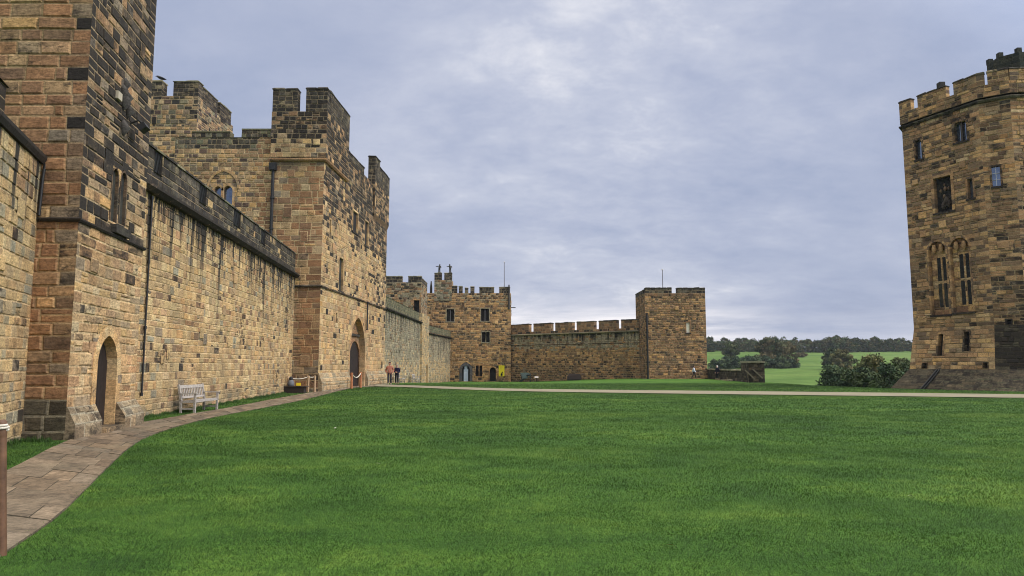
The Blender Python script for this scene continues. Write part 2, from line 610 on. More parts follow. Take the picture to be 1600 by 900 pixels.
def masonry(mb, fc, u0, u1, z0, z1, st, ops=(), colf=None, rnd=RND, corners=True):
    pal_ = st['pal']
    hmin, hmax = st['h']
    wmin, wmax = st['w']
    mort = st['mort']
    z = z0
    while z < z1 - 1e-4:
        h = rnd.uniform(hmin, hmax)
        if st.get('hz'):
            h *= st['hz'](z)
        if z + h > z1 - hmin * .55:
            h = z1 - z
        u = u0
        first = True
        while u < u1 - 1e-4:
            w = rnd.uniform(wmin, wmax) * (.75 if rnd.random() < .3 else 1)
            if first:
                w *= rnd.uniform(.55, 1.0)
                first = False
            if st.get('quoin') and u + w > u1 - st['quoin'][1] and u1 - u > st['quoin'][1] + .15:
                w = u1 - u - rnd.uniform(*st['quoin'])
            elif u + w > u1 - wmin * .6:
                w = u1 - u
            subs = [(u, u + w, z, z + h)]
            if rnd.random() < st.get('split', .08) and h > hmin * .9:
                k = z + h * rnd.uniform(.4, .6)
                subs = [(u, u + w, z, k), (u, u + w, k, z + h)]
            for s in subs:
                uc, zc = (s[0] + s[1]) / 2, (s[2] + s[3]) / 2
                if colf:
                    col, mo = colf(uc, zc, rnd, mort)
                else:
                    col, mo = pick(pal_, rnd), mort
                col = clump(col, uc, zc, fc) if st.get('clump', 1) else col
                pieces = [(*s, False)]
                for op in ops:
                    g = op.grow(st.get('grow', .06))
                    nxt = []
                    for (a, b, c, d, fl) in pieces:
                        if b <= g.u0 or a >= g.u1 or d <= g.z0 or c >= g.z1:
                            nxt.append((a, b, c, d, fl))
                            continue
                        cuts = [c, d]
                        for q in (g.z0, g.sp):
                            if c < q < d:
                                cuts.append(q)
                        cuts.sort()
                        for c_, d_ in zip(cuts[:-1], cuts[1:]):
                            zm = (c_ + d_) / 2
                            if zm < g.z0:
                                nxt.append((a, b, c_, d_, fl))
                                continue
                            nsl = 1 if zm < g.sp or g.ha <= 0 else max(1, int((d_ - c_) / .07) + 1)
                            for q in range(nsl):
                                e, f = c_ + (d_ - c_) * q / nsl, c_ + (d_ - c_) * (q + 1) / nsl
                                if (e + f) / 2 >= g.z1:
                                    nxt.append((a, b, e, f, True))
                                    continue
                                ul, ur = g.span((e + f) / 2)
                                if a < ul - .005:
                                    nxt.append((a, min(b, ul), e, f, fl or nsl > 1))
                                if b > ur + .005:
                                    nxt.append((max(a, ur), b, e, f, fl or nsl > 1))
                    pieces = nxt
                for (a, b, c, d, fl) in pieces:
                    if b - a < .01 or d - c < .01:
                        continue
                    cell(mb, fc, a, b, c, d, st, col, mo,
                         corners and abs(a - u0) < 1e-5, corners and abs(b - u1) < 1e-5,
                         fl or b - a < .07 or d - c < .07, rnd)
            u += w
        z += h
    nj_ = int((u1 - u0) * (z1 - z0) * st.get('jump', .16))
    for _ in range(nj_):
        w, h = rnd.uniform(wmin, (wmin + wmax) * .55), rnd.uniform(hmax, hmax * 1.55)
        if u1 - u0 < w + .8 or z1 - z0 < h + .8:
            continue
        a, c = rnd.uniform(u0 + .35, u1 - w - .35), rnd.uniform(z0 + .2, z1 - h - .2)
        if any(a < o.u1 + .35 and a + w > o.u0 - .35 and c < o.z1 + .35 and c + h > o.z0 - .35 for o in ops):
            continue
        if colf:
            col, mo = colf(a + w / 2, c + h / 2, rnd, mort)
        else:
            col, mo = pick(pal_, rnd), mort
        col = clump(col, a + w / 2, c + h / 2, fc)
        cell(mb, fc, a, a + w, c, c + h, st, col, mo, rnd=rnd, lift=st.get('rec', .012) + st.get('out', .014) + .002)


def surround(mb, fc, op, w, proud, depth, p, mort, sill=False, rnd=RND):
    gi = op
    go = Op(op.kind, op.u0 - w, op.u1 + w, op.z0, op.z1 + w)
    nj = max(2, int((op.sp - op.z0) / .35))
    a, b = gi.outline(nj), go.outline(nj)
    # keep the rings in step
    zi = [z for _, z in a]
    for k in range(nj + 1):
        b[k] = (b[k][0], a[k][1])
        b[-1 - k] = (b[-1 - k][0], a[-1 - k][1])
    if op.ha <= 0:
        b[nj] = (go.u0, op.z1 + w)
        b[nj + 1] = (go.u1, op.z1 + w)
    P = fc.P
    for k in range(len(a) - 1):
        col = pick(p, rnd)
        i0, i1, o0, o1 = a[k], a[k + 1], b[k], b[k + 1]
        g = .006
        mb.face([P(*o0, proud), P(*i0, proud), P(*i1, proud), P(*o1, proud)][::-1] if False else [P(*i0, proud), P(*o0, proud), P(*o1, proud), P(*i1, proud)][::-1], col)
        mb.face([P(*o0, -.05), P(*o0, proud), P(*o1, proud), P(*o1, -.05)], col)
        mb.face([P(*i0, proud), P(*i0, -depth), P(*i1, -depth), P(*i1, proud)], col)
    if sill:
        c = pick(P_BLACK if sill == 'dark' else p, rnd)
        s0, s1 = op.u0 - w, op.u1 + w
        h = sill if not isinstance(sill, str) else .14
        q = [P(s0, op.z0 - h, .06), P(s1, op.z0 - h, .06), P(s1, op.z0, .05), P(s0, op.z0, .05)]
        qi = [P(s0, op.z0 - h, -.05), P(s1, op.z0 - h, -.05), P(s1, op.z0 + .03, -depth), P(s0, op.z0 + .03, -depth)]
        mb.face(q, c)
        mb.face([q[3], q[2], qi[2], qi[3]], c)
        mb.face([q[1], q[0], qi[0], qi[1]], c)
        mb.face([q[0], q[3], qi[3], qi[0]], c)
        mb.face([q[2], q[1], qi[1], qi[2]], c)


def opening(parent, fc, op, part='window', mat=None, w=.16, proud=.02, depth=.25, p=P_WARM, sill=False,
            mull=0, trans=0, barcol=(120, 105, 85), barw=.05, smat=None, sname=None):
    """the pane or door leaf is the part; its stone surround (and bars) its sub-parts"""
    mb = MB()
    pts = op.outline(3)
    mb.face([fc.P(u, z, -depth + .002) for u, z in pts][::-1], (.02, .02, .02))
    if part == 'door':
        # planks: raised boards on the leaf
        nb = max(3, int((op.u1 - op.u0) / .16))
        for k in range(nb):
            ua = op.u0 + (op.u1 - op.u0) * (k + .06) / nb
            ub = op.u0 + (op.u1 - op.u0) * (k + .94) / nb
            um = (ua + ub) / 2
            zt = op.z0
            while zt < op.z1 and op.span(zt)[0] <= min(ua, op.u0 + op.u1 - ub) + 1e-6 and zt + .05 < op.z1:
                zt += .05
            mb.face([fc.P(ua, op.z0, -depth + .02), fc.P(ub, op.z0, -depth + .02), fc.P(ub, zt - .05, -depth + .02), fc.P(ua, zt - .05, -depth + .02)], (.02, .02, .02))
    o = mb.build(part, mat or M_LEAD, parent)
    o['_o'] = parent.get('_o', (0, 0, 0))
    sb = MB()
    surround(sb, fc, op, w, proud, depth, p, M_WARM, sill)
    sname = sname or {'door': 'door_surround', 'niche': 'niche_surround'}.get(part, 'window_surround')
    sb.build(sname, smat or MS, o)
    if mull or trans:
        bb = MB()
        c = lin(barcol)
        for k in range(mull):
            u = op.u0 + (op.u1 - op.u0) * (k + 1) / (mull + 1)
            bb.bar(fc.P(u, op.z0, -depth + .06), fc.P(u, op.z1 - .02, -depth + .06), barw, barw * 1.5, c, Vector((fc.n.x, fc.n.y, 0)))
        for k in range(trans):
            z = op.z0 + (op.z1 - op.z0) * (k + 1) / (trans + 1)
            bb.bar(fc.P(op.u0, z, -depth + .05), fc.P(op.u1, z, -depth + .05), barw, barw, c)
        bb.build('mullion', M_VC, o)
    return o


def band(mb, line, z, h, out, col_p, inn=.05, slope=.6, seg=1.2, rnd=RND, z_end=None):
    """a moulded string along a plan polyline (outside on the right of its direction), in stones of its own colours"""
    # mitred offsets
    pts = [Vector(p) for p in line]
    off = poly_off(pts, out)
    off_i = poly_off(pts, -inn)
    off_m = poly_off(pts, out * .55)
    L = [0]
    for a, b in zip(pts[:-1], pts[1:]):
        L.append(L[-1] + (b - a).length)
    for k in range(len(pts) - 1):
        l = (pts[k + 1] - pts[k]).length
        n = max(1, int(l / seg))
        for q in range(n):
            t0, t1 = q / n, (q + 1) / n
            e = min(.006, .2 * l / n) / l
            t0e, t1e = t0 + (e if q else 0), t1 - (e if q < n - 1 else 0)
            col = pick(col_p, rnd)
            dz0 = dz1 = 0
            if z_end is not None:
                dz0 = (z_end - z) * (L[k] + l * t0) / L[-1]
                dz1 = (z_end - z) * (L[k] + l * t1) / L[-1]

            def at(o, t, zz):
                p = o[k] * (1 - t) + o[k + 1] * t
                dz = 0 if z_end is None else (z_end - z) * (L[k] + l * t) / L[-1]
                return Vector((p.x, p.y, zz + dz))
            A = [at(off_i, t0, z), at(off_m, t0e, z), at(off, t0e, z + h * .35), at(off, t0e, z + h * slope), at(off_i, t0, z + h)]
            B = [at(off_i, t1, z), at(off_m, t1e, z), at(off, t1e, z + h * .35), at(off, t1e, z + h * slope), at(off_i, t1, z + h)]
            for i in range(4):
                mb.face([A[i], B[i], B[i + 1], A[i + 1]], col)
            if q == 0 and k == 0:
                mb.face(A, col)
            if q == n - 1 and k == len(pts) - 2:
                mb.face(B[::-1], col)


def poly_off(pts, d):
    out = []
    for i, p in enumerate(pts):
        ns = []
        if i > 0:
            u = (pts[i] - pts[i - 1]).normalized()
            ns.append(Vector((u.y, -u.x)))
        if i < len(pts) - 1:
            u = (pts[i + 1] - pts[i]).normalized()
            ns.append(Vector((u.y, -u.x)))
        if len(ns) == 1:
            out.append(p + ns[0] * d)
        else:
            b = (ns[0] + ns[1]).normalized()
            out.append(p + b * (d / max(.35, b.dot(ns[0]))))
    return out


ST_M = dict(clump=0, pal=P_PARA, h=(.2, .32), w=(.28, .55), m=.022, mort=M_DARK, out=.015)


def merlon(parent, fc, u0, u1, z0, z1, thick=.55, st=ST_M, cap_p=P_LICHEN, mat=None, cap=.13, ops=(), slant=0.0):
    mb = MB()
    a, b = fc.P(u0, z0), fc.P(u1, z0)
    n3 = Vector((fc.n.x, fc.n.y, 0))
    c, d = b - n3 * thick, a - n3 * thick
    zt = z1 - cap
    q = [a, b, c, d]
    for k in range(4):
        f = Face(q[k].xy, q[(k + 1) % 4].xy)
        masonry(mb, f, 0, f.L, z0, zt, st, ops if k == 0 else ())
    e = .04
    uu = Vector((fc.u.x, fc.u.y, 0))
    ln = u1 - u0 + 2 * e
    npc = max(1, round(ln / .75))
    J = lambda s_: Vector((RND.uniform(-s_, s_), RND.uniform(-s_, s_), RND.uniform(-s_, s_)))
    for k in range(npc):
        col = pick(cap_p)
        p0, p1 = a - uu * e + uu * (ln * k / npc), a - uu * e + uu * (ln * (k + 1) / npc - .008)
        dzz = RND.uniform(-.025, .025)
        lo = [p0 + n3 * e, p1 + n3 * e, p1 - n3 * (thick + e), p0 - n3 * (thick + e)]
        for p in lo:
            p.z = zt
        mid = [p + Vector((0, 0, cap * .55 + dzz)) + J(.014) for p in lo]
        cen = sum(lo, Vector()) / 4
        rid = [p.lerp(cen, .22) + Vector((0, 0, cap + dzz)) + J(.02) for p in lo]
        for q_ in range(4):
            k2 = (q_ + 1) % 4
            mb.face([lo[q_], lo[k2], mid[k2], mid[q_]], col)
            mb.face([mid[q_], mid[k2], rid[k2], rid[q_]], col)
        mb.face(rid, col)
        mb.face(lo[::-1], col)
    return mb.build('merlon', mat or MS_COPE, parent)


def plain(mb, fc, z0, z1, col, u0=0, u1=None):
    u1 = fc.L if u1 is None else u1
    mb.face([fc.P(u0, z0), fc.P(u1, z0), fc.P(u1, z1), fc.P(u0, z1)], col)


def pipe(parent, pts, r=.06, mat=None, name='downpipe', brackets=True):
    mb = MB()
    mb.tube(pts, r, (.02, .02, .02), n=8)
    if brackets:
        a, b = Vector(pts[0]), Vector(pts[-1])
        n = max(1, int((b - a).length / 1.8))
        for k in range(n + 1):
            p = a + (b - a) * k / n
            mb.lathe([(r * 1.5, -.05), (r * 1.5, .05)], p, (.02, .02, .02), 8)
    return mb.build(name, mat or M_IRON, parent)

# =================================================================== BUILDINGS
def mixpal(rnd, opts):
    """opts: list of (weight, palette)"""
    return pick(rnd.choices([p for _, p in opts], [max(0, w) for w, _ in opts])[0], rnd)


def lf(u, z, s, seed):
    return noise.noise(Vector((u * s, z * s, seed)))


def mixm(a, b, t):
    t = max(0, min(1, t))
    return tuple(x * (1 - t) + y * t for x, y in zip(a, b))


def roof(parent, pts, z, mat=MS_COPE):
    mb = MB()
    mb.face([Vector((x, y, z)) for x, y in pts], lin((90, 84, 74)))
    return mb.build('roof', mat, parent)


# ---------------------------------------------------------------- near tower
T1 = thing('stone_tower', 'soot-blackened square tower with a pointed doorway, nearest on the left beside the flagstone path', 'tower', (-13, 18.5, 0))
C4, C1, C2, C3 = (-17, 15.9), (-9.83, 16.0), (-10.47, 20.1), (-17, 21.0)
F1L, F1R, F1B = Face(C4, C1), Face(C1, C2), Face(C2, C3)
TOPZ = 15.0
ZS = 4.92
st_big = dict(pal=P_BROWN, h=(.24, .36), w=(.42, .9), m=.022, mort=M_MID, out=.03, bev=.03, split=.02, quoin=(.28, .55), jump=.02)
st_mid = dict(pal=P_WARM, h=(.18, .31), w=(.28, .72), m=.026, mort=M_WARM, out=.022, bev=.02, split=.06)


def col_t1l(u, z, rnd, mort):
    e = F1L.L - u
    if z < .75:
        return mixpal(rnd, [(1, P_APRON), (.4, P_BROWN)]), M_GREY
    if z > 3.0 and e < .55 and rnd.random() < .85:
        return mixpal(rnd, [(.9, P_BLACK), (2.4, P_DARK), (.7, P_BROWN)]), mixm(M_MID, M_DARK, .7)
    k = .05 + .2 * max(0, lf(u, z, .5, 1)) + (.1 if z > 7.5 else 0)
    return mixpal(rnd, [(k, P_DARK), (1 - k, P_BROWN), (.5 * sstep(7, 9, z) + .1, P_WARM)]), mort


def col_t1r(u, z, rnd, mort):
    n = lf(u, z, .55, 4)
    if z < ZS:
        k = .05 + .16 * max(0, n) + (.55 if z > 3.1 and u < .4 else 0) + .1 * sstep(3, 4.9, z)
        return mixpal(rnd, [(k, P_DARK), (1 - k, P_WARM)]), mort
    k = .55 + .5 * sstep(5.5, 8.0, z) + .3 * n + (.4 if u < .5 else 0) - (.2 if u > 3.2 and z < 7.5 else 0)
    k = max(.06, min(.97, k))
    return mixpal(rnd, [(k * .85, P_BLACK), (k * .25, P_DARK), (1 - k, P_WARM)]), mixm(M_WARM, M_DARK, .35 + k * .5)


door1 = Op('point', *F1R.rect(150, 524, 180.5, 664))
door1.z0 = .12
lan1 = Op('point', *F1R.rect(174.5, 262, 183.5, 347))
lan2 = Op('point', *F1R.rect(188, 268, 196.5, 352))
m = MB()
masonry(m, F1L, 3.6, F1L.L, -.1, ZS, st_big, colf=col_t1l)
masonry(m, F1L, 3.0, F1L.L, ZS, TOPZ, st_big, colf=col_t1l)
masonry(m, F1R, 0, F1R.L, -.1, ZS, st_mid, [door1], col_t1r)
masonry(m, F1R, 0, F1R.L, ZS, TOPZ, st_mid, [lan1, lan2], col_t1r)
masonry(m, F1B, 0, F1B.L, 0, TOPZ, st_big, colf=lambda u, z, r, mo: (mixpal(r, [(.5, P_DARK), (.5, P_BROWN)]), mo))
plain(m, F1L, -.1, TOPZ, lin((130, 100, 75)), 0, 3.1)
m.face([Vector((*p, TOPZ)) for p in (C4, C1, C2, C3)], lin((80, 70, 60)))
m.face([Vector((-17, 15.9, 0)), Vector((-17, 21, 0)), Vector((-17, 21, TOPZ)), Vector((-17, 15.9, TOPZ))], lin((110, 90, 70)))
m.build('wall', MS_T1, T1)
m = MB()
band(m, [C4, C1, C2, C3], ZS - .05, .13, .08, P_BLACK, seg=.8)
m.build('string_course', MS_COPE, T1)
# plinth: upright base stones with a worn sloping top, broken by the doorway
m = MB()
st_pl = dict(pal=P_LICHEN, h=(.3, .4), w=(.3, .62), m=.03, mort=M_GREY, out=.035, bev=.05, split=0, jump=0)
PP = pal((.35, (142, 122, 94)), (.3, (122, 106, 84)), (.2, (158, 134, 100)), (.15, (104, 94, 78))) + ((.1, .6),)
st_pl['pal'] = PP


def plinth(mb, fc, u0, u1, h0, h1, o):
    fo = Face(fc.P(u0, 0, o).xy, fc.P(u1, 0, o).xy)
    masonry(mb, fo, 0, fo.L, -.1, h0, st_pl, corners=True)
    ft = Face(fc.P(u0, 0, o).xy, fc.P(u1, 0, o).xy, h0, h1, fc.P(u0, 0, .02).xy, fc.P(u1, 0, .02).xy)
    masonry(mb, ft, 0, ft.L, h0, h1, dict(st_pl, h=(.17, .24)), corners=True)
    for u in (u0, u1):
        mb.face([fc.P(u, -.1, -.02), fc.P(u, -.1, o), fc.P(u, h0, o), fc.P(u, h1, .02), fc.P(u, h1, -.02)], pick(PP))


plinth(m, F1R, 0.0, door1.u0 - .02, .34, .72, .2)
m.build('plinth', MS_T1, T1)
m = MB()
plinth(m, F1R, door1.u1 + .06, F1R.L + .03, .34, .70, .26)
m.build('plinth', MS_T1, T1)
d = opening(T1, F1R, door1, 'door', M_WOODD, w=.26, proud=.018, depth=.24, p=pal((.6, (204, 172, 126)), (.4, (188, 152, 106))))
m = MB()
a = F1R.P(door1.u0 - .1, 0)
for k, q in enumerate(((door1.u0, (door1.u0 + door1.u1) / 2 - .01), ((door1.u0 + door1.u1) / 2 + .01, door1.u1))):
    p = [F1R.P(q[0], 0, .3), F1R.P(q[1], 0, .3), F1R.P(q[1], 0, -.235), F1R.P(q[0], 0, -.235)]
    t = [v + Vector((0, 0, .13)) for v in p]
    c = pick(PP)
    m.face(t, c)
    for i in range(4):
        m.face([p[i] - Vector((0, 0, .1)), p[(i + 1) % 4] - Vector((0, 0, .1)), t[(i + 1) % 4], t[i]], c)
m.build('doorstep', MS, T1)
for l in (lan1, lan2):
    opening(T1, F1R, l, 'window', MS, w=.05, proud=.006, depth=.07, p=pal((.5, (104, 82, 62)), (.5, (88, 72, 58))) + ((.2, .6),))
m = MB()
u, z = F1R.px(184, 362)
m.box((-.5, -.10, -.10), (.5, .09, .11), lin((50, 46, 42)), Matrix.Translation(F1R.P(u, z, .05)) @ Matrix.Rotation(math.atan2(F1R.u.y, F1R.u.x), 4, 'Z'))
m.build('window_sill', MS_COPE, T1)
# small plate, lamp and weathered carving high on the face
MR = Matrix.Rotation(math.atan2(F1R.u.y, F1R.u.x), 4, 'Z')
m = MB()
u, z = F1R.px(183, 150)
m.box((-.13, -.05, -.10), (.13, .02, .10), lin((170, 158, 138)), Matrix.Translation(F1R.P(u, z, .03)) @ MR)
m.build('plate', M_VC, T1)
m = MB()
u, z = F1R.px(203, 193)
o = F1R.P(u, z)
n3 = Vector((F1R.n.x, F1R.n.y, 0))
m.tube([o, o + n3 * .22 + Vector((0, 0, .1)), o + n3 * .3 + Vector((0, 0, .02))], .025, lin((30, 30, 30)))
m.box((-.16, -.1, -.1), (.16, .12, .06), lin((34, 34, 36)), Matrix.Translation(o + n3 * .34 + Vector((0, 0, -.08))) @ MR @ Matrix.Rotation(R(-35), 4, 'X'))
m.build('floodlight', M_VC, T1)
m = MB()
u, z = F1R.px(196, 160)
o = F1R.P(u, z)
rr = random.Random(3)
for k in range(9):
    q = o + Vector((F1R.u.x, F1R.u.y, 0)) * rr.uniform(-.25, .25) + Vector((0, 0, rr.uniform(-.75, .45)))
    s = rr.uniform(.08, .16)
    m.tube([q - Vector((0, 0, s * 1.3)), q + n3 * .05, q + Vector((0, 0, s * 1.3))], [s * .4, s, s * .35], lin((70, 66, 62)), 7)
m.build('carving', MS_COPE, T1)
PIPE_T1 = True

# ---------------------------------------------------------------- curtain wall beside the camera (left edge)
W2 = thing('curtain_wall', 'short bay of tan curtain wall under a black coping at the left edge', 'wall', (-9.8, 13, 0))
A2w = Vector((-7.2, 7.8))
FW2 = Face((-7.72, 7.55), (-10.8, 16.1))
cl = lambda pd, ps, pm, M=M_WARM: (lambda u, z, r, mo: (mixpal(r, [(pd, P_DARK), (ps, P_BUFF), (pm, P_WARM)]), mo))
st_w = dict(pal=P_BUFF, h=(.19, .32), w=(.24, .6), m=.022, mort=M_WARM, out=.02, bev=.016, split=.1)
m = MB()
masonry(m, FW2, 4.6, FW2.L, -.1, 6.22, st_w, colf=lambda u, z, r, mo: (mixpal(r, [(.06 + .3 * sstep(4.8, 6.4, z), P_DARK), (.7, P_BUFF), (.2, P_GREY)]), mo))
plain(m, FW2, -.1, 6.4, lin((150, 125, 90)), 0, 4.6)
m.build('wall', MS_W2, W2)
m = MB()
band(m, [(-7.72, 7.55), (-10.8, 16.1)], 6.2, .3, .12, P_BLACK, inn=.6, seg=.8)
m.build('coping', MS_COPE, W2)
m = MB()
FW2p = Face(FW2.P(4.6, 0, -.5).xy, FW2.P(FW2.L - 1.1, 0, -.5).xy)
masonry(m, FW2p, 0, FW2p.L, 6.4, 7.6, dict(ST_M, h=(.25, .4), w=(.4, .7)), colf=lambda u, z, r, mo: (pick(P_BLACK, r), M_DARK))
q0, q1 = FW2.P(FW2.L - 1.1, 6.7, -.5), FW2.P(FW2.L - 1.1, 6.7, -1.2)
fe = Face(q0.xy, q1.xy)
masonry(m, fe, 0, fe.L, 6.4, 7.6, dict(ST_M), colf=lambda u, z, r, mo: (pick(P_BLACK, r), M_DARK))
m.face([FW2.P(4.6, 7.6, -.45), FW2.P(FW2.L - 1.06, 7.6, -.45), FW2.P(FW2.L - 1.06, 7.6, -1.25), FW2.P(4.6, 7.6, -1.25)], lin((60, 56, 50)))
m.build('parapet', MS_COPE, W2)
pipe(W2, [FW2.P(FW2.L - .12, 6.4, .1), FW2.P(FW2.L - .16, 5.9, .06), FW2.P(FW2.L - .22, 5.0, .05)], .035, brackets=False, name='lead_pipe')

# ---------------------------------------------------------------- main curtain wall
W1 = thing('curtain_wall', 'long tan curtain wall with black drip stains, behind the nearest slatted bench', 'wall', (-12.5, 33, 0))
PA, PB = (-11.25, 20.35), (-13.5, 44.25)
FW1 = Face(PA, PB)


def col_w1(u, z, r, mo):
    n = lf(u, z, .35, 9)
    k = .13 + .2 * max(0, n) + .12 * sstep(6.0, 7, z)
    return mixpal(r, [(k, P_DARK), (.72, P_BUFF), (.2, P_WARM), (.04 + .14 * sstep(5, 7, z), P_GREY)]), mixm(M_WARM, M_PALE, .3)


m = MB()
masonry(m, FW1, 0, FW1.L, -.1, 7.05, dict(st_w, h=(.17, .32), w=(.22, .62), out=.018), colf=col_w1)
m.build('wall', MS_W1, W1)
m = MB()
band(m, [PA, PB], 7.02, .34, .3, P_BLACK, inn=.3, seg=1.0)
m.build('string_course', MS_COPE, W1)
uq = FW1.px(225.5, 480)[0]
pipe(W1, [FW1.P(uq, 6.9, .06), FW1.P(uq, .75, .06)], .03)
niche = [FW1.rect(*q) for q in ((240, 259, 253, 284), (311, 304, 322, 327), (365, 331, 376, 357), (408, 359, 415, 382))]
nops = [Op('rect', a, b, 7.78, 8.5) for a, b, c, d in niche]
m = MB()
masonry(m, FW1, 0, FW1.L, 7.34, 8.5, dict(ST_M, h=(.22, .32), w=(.3, .6), grow=.0), nops, colf=lambda u, z, r, mo: (mixpal(r, [(1, P_PARA), (.06, P_BUFF)]), M_DARK))
for a, b in ((0, 1),):
    q = [FW1.P(0, 8.5, .03), FW1.P(FW1.L, 8.5, .03), FW1.P(FW1.L, 8.58, -.3), FW1.P(FW1.L, 8.5, -.65), FW1.P(0, 8.5, -.65), FW1.P(0, 8.58, -.3)]
m.build('parapet', MS_COPE, W1)
m = MB()
u = 0
while u < FW1.L - .01:
    v = min(FW1.L, u + RND.uniform(.7, 1.1))
    h = .12
    e = .005
    c = pick(P_LICHEN if RND.random() < .4 else P_PARA)
    lo = [FW1.P(u + e, 8.5, .05), FW1.P(v - e, 8.5, .05), FW1.P(v - e, 8.5, -.65), FW1.P(u + e, 8.5, -.65)]
    hi = [p + Vector((0, 0, h)) for p in lo]
    hi[0] += Vector((0, 0, -.05)); hi[1] += Vector((0, 0, -.05))
    m.face(hi, c)
    for i in range(4):
        m.face([lo[i], lo[(i + 1) % 4], hi[(i + 1) % 4], hi[i]], c)
    u = v
m.build('coping', MS_COPE, W1)
for o in nops:
    m = MB()
    c = lin((24, 24, 26))
    m.face([FW1.P(o.u0, o.z0, -.12), FW1.P(o.u1, o.z0, -.12), FW1.P(o.u1, 8.5, -.02), FW1.P(o.u0, 8.5, -.02)], c)
    for k in range(3):
        u = o.u0 + (o.u1 - o.u0) * (k + .5) / 3
        m.bar(FW1.P(u, o.z0 + .02, -.10), FW1.P(u, 8.46, -.005), .02, .02, lin((40, 38, 36)))
    for uu in (o.u0, o.u1):
        m.face([FW1.P(uu, o.z0, -.14), FW1.P(uu, o.z0, 0), FW1.P(uu, 8.5, 0), FW1.P(uu, 8.5, -.14)], lin((50, 46, 42)))
    m.face([FW1.P(o.u0, o.z0, -.14), FW1.P(o.u1, o.z0, -.14), FW1.P(o.u1, o.z0, .04), FW1.P(o.u0, o.z0, .04)], lin((60, 56, 50)))
    m.build('shutter', M_VC, W1)

# ---------------------------------------------------------------- gatehouse
G = thing('stone_gatehouse', 'stone gatehouse block with a corner turret and tall arched doorway beyond the long tan wall', 'gatehouse', (-14, 52, 0))
D1, E1 = (-11.95, 44.5), (-11.15, 63.0)
D0 = (-21.5, 44.5)
FGF, FGR = Face(D0, D1), Face(D1, E1)
FGB = Face(E1, (-21.5, 64))
ZG = FGR.px(505, 449)[1]
st_g = dict(pal=P_WARM, h=(.24, .38), w=(.32, .8), m=.035, mort=M_WARM, out=.025, bev=.02, split=.08)


def col_gf(u, z, r, mo):
    px = FGF.L - u
    n = lf(u, z, .3, 2)
    if u < FGF.L - 4.2:       # plain range between turret and keep
        k = .15 + .4 * sstep(12.5, 15.5, z) + .2 * n
        if z > 15.2:
            return mixpal(r, [(1, P_PARA), (.5, P_LICHEN)]), M_DARK
        return mixpal(r, [(k * .7, P_DARK), (.5, P_RUBBLE), (.45, P_WARM)]), mixm(M_WARM, M_DARK, .2)
    if z < 1.9:
        return mixpal(r, [(.7, P_BROWN), (.5, P_DARK)]), M_MID
    if z < ZG:
        return mixpal(r, [(.85, P_BROWN), (.12, P_DARK), (.25 if px < .6 else 0, P_DARK)]), M_MID
    k = .12 + .15 * n + (.2 if px < .5 else 0)
    return mixpal(r, [(.55, P_BROWN), (.45, P_WARM), (k, P_DARK)]), mo


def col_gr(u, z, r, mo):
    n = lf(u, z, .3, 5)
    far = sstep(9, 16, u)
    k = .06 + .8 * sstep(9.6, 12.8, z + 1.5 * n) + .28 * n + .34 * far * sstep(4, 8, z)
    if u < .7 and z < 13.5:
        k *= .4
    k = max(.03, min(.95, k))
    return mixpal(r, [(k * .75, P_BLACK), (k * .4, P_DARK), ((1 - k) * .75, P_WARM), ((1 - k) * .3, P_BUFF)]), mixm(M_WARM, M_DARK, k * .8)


arch = Op('point', *FGR.rect(546.5, 496, 570, 603))
arch.z0 = 0.0
gw = [Op('rect', *FGR.rect(551.5, 331, 559, 363)), Op('rect', *FGR.rect(570, 346, 575.5, 384)), Op('flat', *FGR.rect(529.5, 403, 536, 455)), Op('rect', *FGR.rect(524.5, 489, 527, 504)), Op('rect', *FGR.rect(515, 343, 517, 372))]
gfw = [Op('point', *FGF.rect(334, 291, 345.5, 330)), Op('point', *FGF.rect(348.5, 290, 363, 332))]
m = MB()
st_gf = dict(st_g, h=(.26, .42), w=(.35, .85), pal=P_BROWN)
uT = FGF.px(425, 300)[0]
masonry(m, FGF, uT, FGF.L, -.1, ZG, dict(st_gf, h=(.3, .46), w=(.45, .95)), colf=col_gf)
masonry(m, FGF, uT, FGF.L, ZG, 14.6, dict(st_gf, h=(.3, .46), w=(.4, .9)), colf=col_gf)
masonry(m, FGF, 0, uT, 6.5, 16.1, dict(st_g, h=(.2, .36), w=(.25, .6), m=.04), gfw, col_gf, corners=False)
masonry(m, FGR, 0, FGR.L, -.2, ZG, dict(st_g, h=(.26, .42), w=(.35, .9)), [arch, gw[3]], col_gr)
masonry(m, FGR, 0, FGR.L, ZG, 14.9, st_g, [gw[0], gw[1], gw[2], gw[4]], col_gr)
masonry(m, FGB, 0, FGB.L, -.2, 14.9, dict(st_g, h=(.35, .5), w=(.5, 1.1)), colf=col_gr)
m.build('wall', MS, G)
roof(G, [D0, D1, E1, (-21.5, 64)], 14.6)
m = MB()
band(m, [FGF.P(uT - .1, 0).xy, D1, E1], ZG - .06, .2, .12, P_DARK, seg=1.2)
m.build('string_course', MS_COPE, G)
